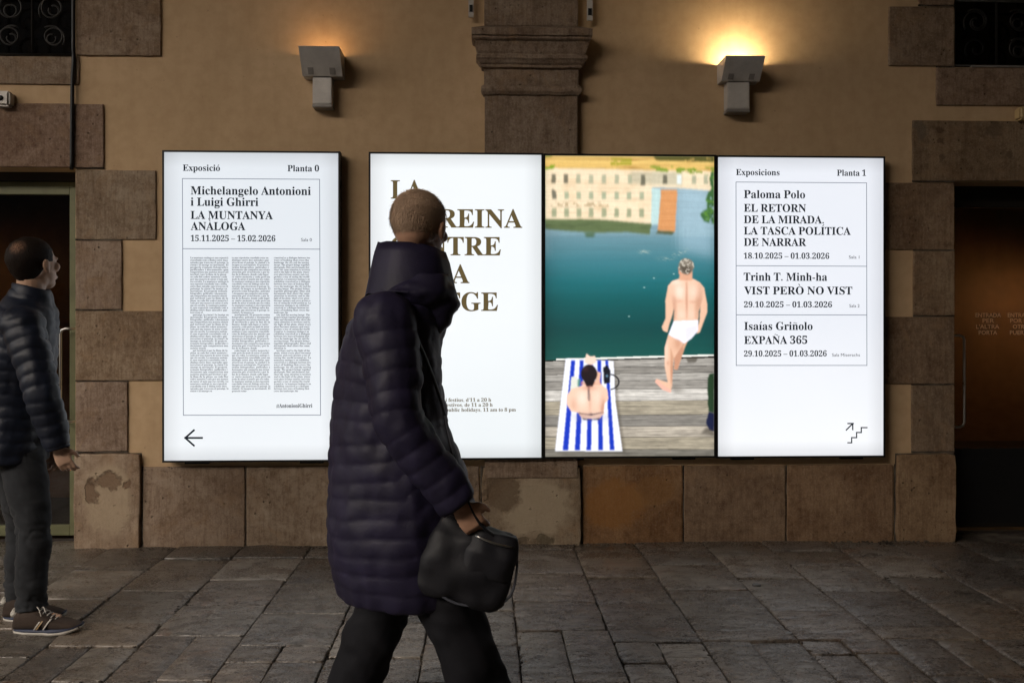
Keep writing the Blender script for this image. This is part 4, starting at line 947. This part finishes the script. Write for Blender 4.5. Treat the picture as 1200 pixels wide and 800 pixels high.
def strands(name, P_, cen, rad, mask, mat, parent, n, ln, f, l, u, flow, wd=.0012, nape=False):
    bm = bmesh.new(); c = P_(*cen); k = 0
    rn = random.Random(5)
    while k < n:
        v_ = Vector((rn.gauss(0, 1), rn.gauss(0, 1), rn.gauss(0, 1))).normalized()
        if not mask(v_, rn): continue
        k += 1
        loc = Vector((v_.x*rad[0], v_.y*rad[1], v_.z*rad[2]))
        if nape and v_.z < 0: tq = .16*min(1, -loc.z/.08); loc = Vector((loc.x*(1-tq), loc.y*(1-tq), loc.z*1.34))
        nr = Vector((v_.x/rad[0], v_.y/rad[1], v_.z/rad[2])).normalized()
        fl = flow(v_); fl = fl-nr*fl.dot(nr)
        if fl.length < 1e-4: continue
        fl.normalize(); side = nr.cross(fl).normalized()*wd; p = loc; d = (fl+nr*.34+Vector((rn.gauss(0, .24), rn.gauss(0, .24), rn.gauss(0, .15)))).normalized(); L_ = ln*rn.uniform(.6, 1.2); row = []
        for j in range(4):
            q = c+f*p.x+l*p.y+u*p.z; sd_ = (f*side.x+l*side.y+u*side.z)*(1-.3*j)
            row.append((bm.verts.new(q-sd_), bm.verts.new(q+sd_))); p = p+d*(L_/3); d = (d-nr*.22).normalized()
        for a, b in zip(row, row[1:]): bm.faces.new((a[0], a[1], b[1], b[0]))
    me = bpy.data.meshes.new(name); bm.to_mesh(me); bm.free(); return mobj(name, me, mat, parent)
def seg_param(co, pts):
    best = np.full(len(co), 1e9); tt = np.zeros(len(co)); acc = 0
    for a, b in zip(pts, pts[1:]):
        a_ = np.array(a); b_ = np.array(b); ab = b_-a_; L_ = np.linalg.norm(ab); t = np.clip(((co-a_)@ab)/(L_*L_), 0, 1)
        d = np.linalg.norm(co-(a_+t[:, None]*ab), axis=1); m = d < best; best[m] = d[m]; tt[m] = acc+t[m]*L_; acc += L_
    return best, tt
def vnoise(co, sc, seed=0):
    return np.array([noise.noise(Vector((c[0]*sc[0]+seed, c[1]*sc[1], c[2]*sc[2]))) for c in co])
def quilt(chains, pitch, amp, wob=.004, slant=0.0, nz=.006, seed=0):
    def f(co):
        bd = None; ph = None
        for pts, r in chains:
            d, t = seg_param(co, pts); d = d-r
            if bd is None: bd, ph = d, t
            else: m = d < bd; ph = np.where(m, t, ph); bd = np.where(m, d, bd)
        n = vnoise(co, (7, 7, 5), seed); n2 = vnoise(co, (22, 22, 14), seed+5)
        ph = ph/pitch+slant*co[:, 0]+n*.18
        return amp*(np.abs(np.sin(np.pi*ph))**.38-.7)+nz*n+nz*.5*n2
    return f
X, Y_, Z_ = Vector((1, 0, 0)), Vector((0, 1, 0)), Vector((0, 0, 1))

# ---- man at the left edge, reading the panels
def man():
    d0 = 3.80
    fwd = Vector((math.cos(math.radians(24)), math.sin(math.radians(24)), 0)); left = Vector((-fwd.y, fwd.x, 0))
    base = Q(26, 700, d0); base.z = 0
    t = empty('person', base, 'man in a navy puffer jacket, dark jeans and brown trainers standing at the left edge', 'person')
    B = lambda fx, ly, z: base+fwd*fx+left*ly+Z_*z
    # joints
    hipR, kneeR, ankR = Q(24, 522, 3.77), Q(40, 618, 3.73), Q(36, 709, 3.73); hipL, kneeL, ankL = Q(18, 520, 3.90), Q(28, 618, 3.92), Q(22, 700, 3.90)
    shR, elR, wrR = Q(27, 378, 3.66), Q(50, 460, 3.60), Q(68, 524, 3.62); shL, elL, wrL = Q(24, 374, 4.02), Q(34, 455, 4.08), Q(55, 520, 4.05)
    neck = Q(36, 350, 3.82); hc = Q(41, 311, 3.82)
    hf = Vector((math.cos(math.radians(62)), math.sin(math.radians(62)), .13)).normalized(); hl = Vector((-hf.y, hf.x, 0)).normalized()
    bm = bmesh.new(); P_ = head(bm, hc, hf, hl, 1.0)
    tube(bm, [neck-Z_*.06-fwd*.02, neck, hc-Z_*.05-hf*.02], [.075, .060, .056], 16, 3)
    pel = (hipR+hipL)/2; tors = [(pel-Z_*.05, .08, .12), (pel+Z_*.05, .08, .12), (pel+Z_*.22, .08, .12), (pel.lerp(neck, .62), .08, .14), (pel.lerp(neck, .86), .07, .15), (neck-Z_*.03, .07, .09)]
    loft(bm, [(c, fwd*a, left*b) for c, a, b in tors], 20)
    for h_, k_, a_ in ((hipR, kneeR, ankR), (hipL, kneeL, ankL)):
        tube(bm, [h_, h_.lerp(k_, .5), k_, k_.lerp(a_, .4), a_, a_-Z_*.03], [.070, .070, .056, .054, .038, .038], 14, 3)
        tube(bm, [a_-Z_*.03, a_+X*.05-Z_*.045, a_+X*.13-Z_*.055], [.030, .024, .014], 10, 2)
    for s_, e_, w_ in ((shR, elR, wrR), (shL, elL, wrL)):
        tube(bm, [s_, s_.lerp(e_, .5), e_, e_.lerp(w_, .5), w_], [.056, .048, .040, .036, .025], 12, 3)
    hd = (wrR-elR).normalized(); hand(bm, wrR, (hd+X*.2-Z_*.1).normalized(), Vector((0, -1, .3)), X*.4+Z_*.8, .55, .88)
    hd = (wrL-elL).normalized(); hand(bm, wrL, hd, Y_, X, .6)
    mobj('body', remesh(bm, .0048, 2), M['skin'], t, True)
    for y in (-1, 1):
        bm = bmesh.new(); ell(bm, P_(.074, y*.032, -.001+.0), (.0125, .0125, .0125)); bobj('eye', bm, M['eye'], t, True)
    # hair: cropped, thin at the crown
    u = hf.cross(hl); bm = bmesh.new(); rot = Matrix((hf, hl, u)).transposed()
    ell(bm, P_(-.020, 0, .032), (.104, .085, .097), rot, 4)
    kill = []; hcen = P_(-.020, 0, .032)
    for v_ in bm.verts:
        q = v_.co-hcen; z = q.dot(u)
        if z < 0: v_.co += u*(z*.34)-(hf*q.dot(hf)+hl*q.dot(hl))*(.16*min(1, -z/.08))
    for v_ in bm.verts:
        q = v_.co-hc; x, y, z = q.dot(hf), q.dot(hl), q.dot(u)
        if z < (-.098 if x < -.055 else -.098+(x+.055)*1.9 if x < -.004 else .0) or (x > .050 and z < .058): kill.append(v_)
    bmesh.ops.delete(bm, geom=kill, context='VERTS')
    for v_ in bm.verts:
        v_.co += (v_.co-hc).normalized()*noise.noise(v_.co*60)*.004
    k = NT('thinning_hair'); tc = k.n('NewGeometry'); crown = P_(-.092, -.03, .085)
    ds = k.n('VectorMath', operation='DISTANCE'); k.l(tc.outputs['Position'], ds.inputs[0]); ds.inputs[1].default_value = crown
    nz_ = k.noise(k.mapped((1, 1, .3), rnd=False), 190, 3)
    fac_ = k.math('MULTIPLY', k.ramp(ds.outputs['Value'], [(.012, 1), (.040, 0)]), k.ramp(nz_, [(.38, .3), (.6, 1)]))
    k.l(k.mix(fac_, (.014, .009, .007), (.20, .11, .07)), k.b.inputs['Base Color']); k.b.inputs['Roughness'].default_value = .6; k.b.inputs['Specular IOR Level'].default_value = .12; k.bump(nz_, .004)
    h = bobj('hair', bm, k.m, t, True)
    cr = (crown-P_(-.018, 0, .036)); cr = Vector((cr.dot(hf), cr.dot(hl), cr.dot(u))).normalized()
    def mk(v_, rn):
        x, y, z = v_.x*.104, v_.y*.085, v_.z*.097*(1.34 if v_.z < 0 else 1)+.032; x -= .020
        if z < (-.098 if x < -.055 else -.098+(x+.055)*1.9 if x < -.004 else .0) or (x > .050 and z < .058): return False
        return not ((v_-cr).length < .36 and rn.random() < .7)
    def flow(v_):
        return Vector((-.1, 0, -1)) if v_.z < .35 else (v_-cr)
    strands('hair_strands', P_, (-.020, 0, .032), (.105, .086, .098), mk, M['hair_dark'], t, 9000, .034, hf, hl, u, flow, .0014, True).parent = t
    # jacket
    bm = bmesh.new(); j = []
    prof_ = [(538, 8, .158, .212, ), (525, 10, .164, .215), (500, 12, .156, .205), (470, 14, .150, .195), (440, 18, .156, .205), (410, 22, .160, .212), (385, 25, .155, .205), (365, 29, .130, .170), (350, 34, .095, .110), (338, 36, .080, .085)]
    cl = [Q(px, py, 3.83) for py, px, a, b in prof_]
    loft(bm, [(c, fwd*a, left*b) for c, (py, px, a, b) in zip(cl, prof_)], 26)
    arms = []
    for s_, e_, w_ in ((shR, elR, wrR), (shL, elL, wrL)):
        pts = [s_+Z_*.01, s_.lerp(e_, .5), e_, e_.lerp(w_, .55), w_]; tube(bm, pts, [.082, .080, .072, .064, .050], 16, 4); arms.append(pts)
    ell(bm, shR+Z_*.0, (.088, .085, .075)); ell(bm, shL, (.088, .085, .075))
    me = remesh(bm, .0085, 5, quilt([([tuple(c) for c in cl], .17), ([tuple(c) for c in arms[0]], .07), ([tuple(c) for c in arms[1]], .07)], .052, .009, nz=.010, seed=3))
    mobj('jacket', me, M['navy'], t, True)
    bm = bmesh.new(); cc = Q(37, 343, 3.82)     # standing collar
    N = 28; rw = []
    for z, r_, in ((-.045, .086), (-.01, .080), (.022, .078), (.026, .073), (-.02, .068), (-.05, .066)):
        rw.append([bm.verts.new(cc+fwd*(r_*math.cos(2*math.pi*i/N))+left*(r_*math.sin(2*math.pi*i/N))+Z_*(z-.018*math.cos(2*math.pi*i/N))) for i in range(N)])
    for a, b in zip(rw, rw[1:]):
        for i in range(N): bm.faces.new((a[i], a[(i+1) % N], b[(i+1) % N], b[i]))
    bobj('collar', bm, M['navy'], t, True)
    bm = bmesh.new(); tube(bm, [wrR-(wrR-elR).normalized()*.012, wrR+(wrR-elR).normalized()*.006], .047, 20, 0); bobj('cuff', bm, M['navy'], t, True)
    # jeans
    bm = bmesh.new(); loft(bm, [(pel+Z_*.08, fwd*.125, left*.178), (pel, fwd*.132, left*.182), (pel-Z_*.07, fwd*.122, left*.175)], 22)
    tube(bm, [hipR, hipR.lerp(kneeR, .45), kneeR, kneeR.lerp(ankR, .45), ankR+Z_*.02, ankR-Z_*.016], [.090, .090, .074, .069, .064, .070], 18, 4)
    tube(bm, [hipL, hipL.lerp(kneeL, .45), kneeL, kneeL.lerp(ankL, .45), ankL+Z_*.02, ankL-Z_*.016], [.090, .090, .074, .069, .062, .068], 18, 4)
    def jd(co):
        cr_ = vnoise(co+.6*co[:, [2, 0, 1]], (11, 11, 17), 21)
        n = vnoise(co+.3*co[:, [2, 0, 1]], (8, 8, 15), 2); n2 = vnoise(co+.35*np.stack([co[:, 2]]*3, 1), (9, 9, 42), 7); zk_ = np.exp(-((co[:, 2]-.45)/.10)**2)+1.4*np.exp(-((co[:, 2]-.15)/.09)**2)+.7*np.exp(-((co[:, 2]-.8)/.07)**2)
        return -.0035*np.exp(-(cr_/.10)**2)*(.4+zk_)+n*.008*(.5+zk_)+n2*.0045*(.3+zk_)
    mobj('jeans', remesh(bm, .0075, 4, jd), M['denim'], t, True)
    # trainers
    for hx, tx, gy, dd in ((15.5, 98.5, 741.5, 3.72), (4, 78, 727, 3.87)):
        he = G(hx, gy); to = G(tx, gy-1.5); ax = (to-he); Ls = ax.length; ax.normalize(); sd_ = Vector((-ax.y, ax.x, 0))
        sh = empty('trainer', (he+to)/2); sh.location = (he+to)/2; sh.parent = t; sh.matrix_parent_inverse = Matrix.Translation(-base)
        def Sx(f_, z, w__=0): return he+ax*(Ls*f_)+Z_*z+sd_*w__
        def part(name, bm_, mat, sm=True):
            o = bobj(name, bm_, mat, None, sm); o.parent = sh; o.matrix_parent_inverse = Matrix.Translation(-(he+to)/2); return o
        def sole(z0, z1, grow, name, mat):
            bm = bmesh.new(); N = 40; pr_ = []
            for i in range(N):
                a = 2*math.pi*i/N; f_ = .5-.5*math.cos(a); wd = (.036+.012*math.sin(math.pi*min(1, f_*1.0))+(.008 if f_ > .55 else 0))*min(1, (1-abs(2*f_-1)**3.2))**.45
                pr_.append((f_, wd*(1 if a < math.pi else -1)))
            lo = [bm.verts.new(Sx(f_*(1-.02)+.01, z0+.018*max(0, f_-.78)/.22, w__*grow)) for f_, w__ in pr_]; hi = [bm.verts.new(Sx(f_*(1-.0), z1+.018*max(0, f_-.78)/.22, w__*grow*1.03)) for f_, w__ in pr_]
            for i in range(N): bm.faces.new((lo[i], lo[(i+1) % N], hi[(i+1) % N], hi[i]))
            bm.faces.new(lo[::-1]); bm.faces.new(hi); part(name, bm, mat)
        sole(.004, .016, 1.02, 'sole', M['shoe_white']); sole(.016, .024, 1.0, 'midsole', M['shoe_navy'])
        bm = bmesh.new()
        sec = [(.015, .050, .020), (.06, .098, .035), (.14, .108, .040), (.24, .110, .042), (.36, .106, .043), (.47, .088, .043), (.60, .066, .046), (.75, .054, .046), (.88, .046, .038), (.96, .038, .026), (.985, .032, .014)]
        loft(bm, [(Sx(f_, .020+(h_-.020)/2), sd_*w__, Z_*((h_-.018)/2)) for f_, h_, w__ in sec], 22, .72)
        part('upper', remesh_bm(bm, .004), M['shoe'])
        # heel tab, stripes, laces
        bm = bmesh.new(); loft(bm, [(Sx(.0-.002, .088), sd_*.016, ax*.006), (Sx(.004, .074), sd_*.020, ax*.008), (Sx(.03, .104), sd_*.022, ax*.010), (Sx(.028, .110), sd_*.016, ax*.006)], 14); ell(bm, Sx(.05, .090), (.022, .034, .018)); part('heel_tab', bm, M['shoe_white'])
        for q, (f0, mt) in enumerate(((.37, 'shoe_white'), (.405, 'shoe_gold'), (.50, 'shoe_white'))):
            bm = bmesh.new(); c_ = []
            for i in range(6):
                k_ = i/5; f_ = f0+.085*k_; z = .030+.040*k_; ww = -(.0455+.001*q)+.012*k_**2.5
                c_.append((Sx(f_-.011, z, ww-.004), Sx(f_+.011, z, ww-.004)))
            vv = [(bm.verts.new(a), bm.verts.new(b), bm.verts.new(b-Vector((0, -.012, 0))), bm.verts.new(a-Vector((0, -.012, 0)))) for a, b in c_]
            for a, b in zip(vv, vv[1:]):
                for i in range(4): bm.faces.new((a[i], a[(i+1) % 4], b[(i+1) % 4], b[i]))
            bm.faces.new(vv[0]); bm.faces.new(vv[-1]); part('stripe', bm, M[mt], False)
        bm = bmesh.new()
        for i in range(5):
            f_ = .40+.055*i; z = .100-.009*i
            tube(bm, [Sx(f_-.01, z-.018, -.036), Sx(f_, z+.001, -.014), Sx(f_+.02, z+.001, .014), Sx(f_+.03, z-.018, .036)], .0028, 6, 3)
        tube(bm, [Sx(.40, .104, 0), Sx(.37, .118, -.02), Sx(.42, .112, -.035), Sx(.46, .085, -.042)], .0022, 6, 4); tube(bm, [Sx(.40, .104, 0), Sx(.46, .118, -.02), Sx(.52, .098, -.038)], .0022, 6, 4)
        part('lace', bm, M['shoe_white'])
def remesh_bm(bm, vox):
    me = remesh(bm, vox, 3); b2_ = bmesh.new(); b2_.from_mesh(me); bpy.data.meshes.remove(me); return b2_
man()

# ---- passer-by in a long padded coat
def walker():
    d0 = 2.80
    base = Q(470, 800, d0); base.z = 0
    t = empty('person', base, 'person in a long dark purple padded coat walking right past the lit panels', 'person')
    fwd = Vector((math.cos(math.radians(14)), math.sin(math.radians(14)), 0)); left = Vector((-fwd.y, fwd.x, 0))
    hipR, kneeR, ankR = Q(474, 560, 2.745), Q(520, 700, 2.70), Q(574, 836, 2.70); hipL, kneeL, ankL = Q(458, 560, 2.90), Q(452, 705, 2.92), Q(402, 826, 2.95)
    shR, elR, wrR = Q(452, 372, 2.60), Q(468, 492, 2.54), Q(538, 590, 2.56); shL, elL, wrL = Q(478, 368, 3.0), Q(480, 480, 3.05), Q(525, 580, 3.02)
    neck = Q(480, 318, 2.82); hc = Q(493, 270, 2.82)
    hf = Vector((math.cos(math.radians(62)), math.sin(math.radians(62)), -.08)).normalized(); hl = Vector((-hf.y, hf.x, 0)).normalized()
    bm = bmesh.new(); P_ = head(bm, hc, hf, hl, 1.0)
    tube(bm, [neck-Z_*.08, neck, hc-Z_*.05-hf*.02], [.075, .062, .058], 16, 3)
    pel = (hipR+hipL)/2
    loft(bm, [(c, fwd*a, left*b) for c, a, b in [(pel-Z_*.05, .08, .12), (pel+Z_*.05, .08, .12), (pel+Z_*.22, .08, .12), (pel.lerp(neck, .62), .08, .14), (pel.lerp(neck, .84), .07, .14), (neck-Z_*.03, .07, .09)]], 20)
    for h_, k_, a_ in ((hipR, kneeR, ankR), (hipL, kneeL, ankL)):
        tube(bm, [h_, h_.lerp(k_, .5), k_, k_.lerp(a_, .4), a_], [.09, .08, .057, .055, .04], 14, 3)
    for s_, e_, w_ in ((shR, elR, wrR), (shL, elL, wrL)):
        tube(bm, [s_, s_.lerp(e_, .5), e_, e_.lerp(w_, .5), w_], [.056, .048, .040, .036, .025], 12, 3)
    hand(bm, wrR, (wrR-elR).normalized(), Vector((-.2, -1, .5)), X*.5+Z_*.8, 1.1); hand(bm, wrL, (wrL-elL).normalized(), Vector((0, 1, .5)), Z_, 1.0)
    mobj('body', remesh(bm, .0065, 2), M['skin_dark'], t, True)
    for y in (-1, 1):
        bm = bmesh.new(); ell(bm, P_(.075, y*.032, 0), (.0125, .0125, .0125)); bobj('eye', bm, M['eye'], t, True)
    u = hf.cross(hl); rot = Matrix((hf, hl, u)).transposed(); bm = bmesh.new(); ell(bm, P_(-.018, 0, .037), (.104, .085, .092), rot, 4); kill = []
    out = lambda x, y, z: z < -.080+max(0, x+.035)*1.6 or (x > .062 and z < .058)
    for v_ in bm.verts:
        q = v_.co-hc
        if out(q.dot(hf), q.dot(hl), q.dot(u)): kill.append(v_)
    bmesh.ops.delete(bm, geom=kill, context='VERTS')
    for v_ in bm.verts: v_.co += (v_.co-hc).normalized()*noise.noise(v_.co*55)*.005
    bobj('hair', bm, M['hair_light'], t, True)
    def mk(v_, rn): return not out(v_.x*.104-.018, v_.y*.085, v_.z*.092+.037)
    strands('hair_strands', P_, (-.018, 0, .037), (.105, .086, .093), mk, M['hair_light'], t, 9000, .015, hf, hl, u, lambda v_: Vector((-.2, 0, -1)) if v_.z < .3 else (v_-Vector((-.7, 0, .7))), .0011)
    # coat
    prof_ = [(694, 478, .225, .215), (670, 477, .240, .235), (640, 475, .245, .245), (600, 472, .240, .245), (560, 468, .228, .235), (500, 457, .190, .215), (450, 457, .176, .215), (410, 459, .166, .222), (380, 466, .160, .215), (355, 472, .135, .175), (335, 474, .100, .115), (310, 480, .095, .10)]
    cl = [Q(px, py, 2.81) for py, px, a, b in prof_]
    bm = bmesh.new(); loft(bm, [(c, fwd*a, left*b) for c, (py, px, a, b) in zip(cl, prof_)], 28)
    arms = []
    for s_, e_, w_ in ((shR, elR, wrR), (shL, elL, wrL)):
        pts = [s_, s_.lerp(e_, .5), e_, e_.lerp(w_, .55), w_]; tube(bm, pts, [.092, .088, .080, .070, .058], 16, 4); arms.append(pts)
    ell(bm, shR, (.095, .09, .085)); ell(bm, shL, (.095, .09, .085))
    me = remesh(bm, .0078, 6, quilt([([tuple(c) for c in cl], .19), ([tuple(c) for c in arms[0]], .08), ([tuple(c) for c in arms[1]], .08)], .058, .0065, nz=.012, seed=9, slant=.25))
    mobj('coat', me, M['purple'], t, True)
    # funnel collar with the hood folded behind and a scarf end standing forward
    bm = bmesh.new(); cc = Q(482, 316, 2.81); N = 32; rw = []
    for z, r_ in ((-.10, .150), (-.03, .136), (.035, .122), (.068, .110), (.055, .098), (0, .094), (-.06, .092)):
        rw.append([bm.verts.new(cc+fwd*(r_*1.02*math.cos(2*math.pi*i/N))+left*(r_*math.sin(2*math.pi*i/N))+Z_*(z+.018*math.cos(2*math.pi*i/N+2.6)+.006*noise.noise(Vector((i*.9, z*30, 1)))) + fwd*(.004*math.sin(i*1.7))) for i in range(N)])
    for a, b in zip(rw, rw[1:]):
        for i in range(N): bm.faces.new((a[i], a[(i+1) % N], b[(i+1) % N], b[i]))
    bobj('collar', bm, M['purple'], t, True)
    bm = bmesh.new()
    loft(bm, [(Q(470, 342, 2.74), fwd*.11, left*.13), (Q(486, 352, 2.76), (fwd-Z_*.3)*.12, left*.135), (Q(505, 352, 2.79), (fwd*.7-Z_*.7)*.08, left*.11), (Q(524, 354, 2.80), (fwd*.4-Z_*.9)*.045, left*.07), (Q(537, 358, 2.80), (fwd*.2-Z_*.9)*.018, left*.03)], 20)
    loft(bm, [(Q(498, 322, 2.78), fwd*.08, left*.11), (Q(512, 356, 2.78), fwd*.078, left*.11), (Q(500, 392, 2.78), fwd*.05, left*.10)], 16); ell(bm, Q(492, 345, 2.76), (.12, .13, .075))
    mobj('scarf', remesh(bm, .008, 6, lambda co: vnoise(co, (18, 18, 30), 4)*.010), M['purple'], t, True)
    # trousers
    bm = bmesh.new()
    tube(bm, [hipR, hipR.lerp(kneeR, .5), kneeR, kneeR.lerp(ankR, .5), ankR], [.095, .098, .095, .092, .090], 18, 4); tube(bm, [hipL, hipL.lerp(kneeL, .5), kneeL, kneeL.lerp(ankL, .5), ankL], [.095, .098, .095, .092, .090], 18, 4)
    mobj('trousers', remesh(bm, .009, 4, lambda co: vnoise(co, (7, 7, 8), 8)*.020+vnoise(co+.5*co[:, [2, 0, 1]], (16, 16, 22), 3)*.007), M['trouser'], t, True)
    for a_ in (ankR, ankL):
        bm = bmesh.new(); s0 = a_.copy(); rz = .055 if a_ is ankR else .075
        loft(bm, [(Vector((a_.x-.075, a_.y, .045)), Y_*.028, Z_*.038), (Vector((a_.x-.04, a_.y, .058)), Y_*.042, Z_*.055), (Vector((a_.x+.03, a_.y, .055)), Y_*.044, Z_*.052), (Vector((a_.x+.12, a_.y, .040)), Y_*.046, Z_*.037), (Vector((a_.x+.185, a_.y, .030)), Y_*.034, Z_*.026)], 18, .8)
        tube(bm, [a_+Z_*.06, Vector((a_.x-.01, a_.y, .06))], [.06, .05], 14); bobj('boot', bm, M['bag'], t, True)
    # shoulder bag: hangs in front of the hip
    c = Q(548, 660, 2.62); bt = empty('shoulder_bag', c, 'black shoulder bag with grey flap hanging at the hip of the walking person', 'bag')
    ax = Vector((.96, .0, -.28)).normalized(); up = Vector((.28, 0, .96))
    bm = bmesh.new(); loft(bm, [(c-up*.115, ax*.115, Y_*.040), (c-up*.09, ax*.145, Y_*.055), (c, ax*.150, Y_*.065), (c+up*.08, ax*.135, Y_*.050), (c+up*.125, ax*.115, Y_*.018)], 26, .6)
    mobj('bag_body', remesh(bm, .007, 4, lambda co: vnoise(co, (16, 16, 16), 5)*.010), M['bag'], bt, True)
    bm = bmesh.new(); c2 = c+ax*.055+up*.06-Y_*.012
    loft(bm, [(c2-up*.075, ax*.085, Y_*.055), (c2, ax*.090, Y_*.062), (c2+up*.062, ax*.070, Y_*.035)], 22, .6); mobj('front_pocket', remesh(bm, .006, 3, lambda co: vnoise(co, (20, 20, 14), 6)*.007), M['bag'], bt, True)
    bm = bmesh.new(); tube(bm, [c2-ax*.06+up*.045-Y_*.052, c2-Y_*.064+up*.040, c2+ax*.055+up*.04-Y_*.05], .003, 6, 3); bobj('zip', bm, M['chrome'], bt, True)
    bm = bmesh.new(); tube(bm, [c-ax*.14-up*.07-Y_*.03, c-up*.112-Y_*.045, c+ax*.14-up*.07-Y_*.03, c+ax*.145+up*.04-Y_*.03, c+ax*.11+up*.12-Y_*.012], .004, 6, 5); bobj('piping', bm, M['bag_grey'], bt, True)
    bm = bmesh.new(); pts = [Q(462, 352, 2.60), Q(490, 400, 2.585), Q(517, 470, 2.62), Q(534, 545, 2.58), Q(562, 612, 2.56), c+ax*.12+up*.09]
    tube(bm, pts, .010, 8, 5, .45); bobj('strap', bm, M['bag'], bt, True)
    bm = bmesh.new(); tube(bm, [Q(521, 487, 2.597), Q(530, 525, 2.575), Q(546, 575, 2.555)], .0035, 6, 4); bobj('strap_edge', bm, M['bag_grey'], bt, True)
walker()
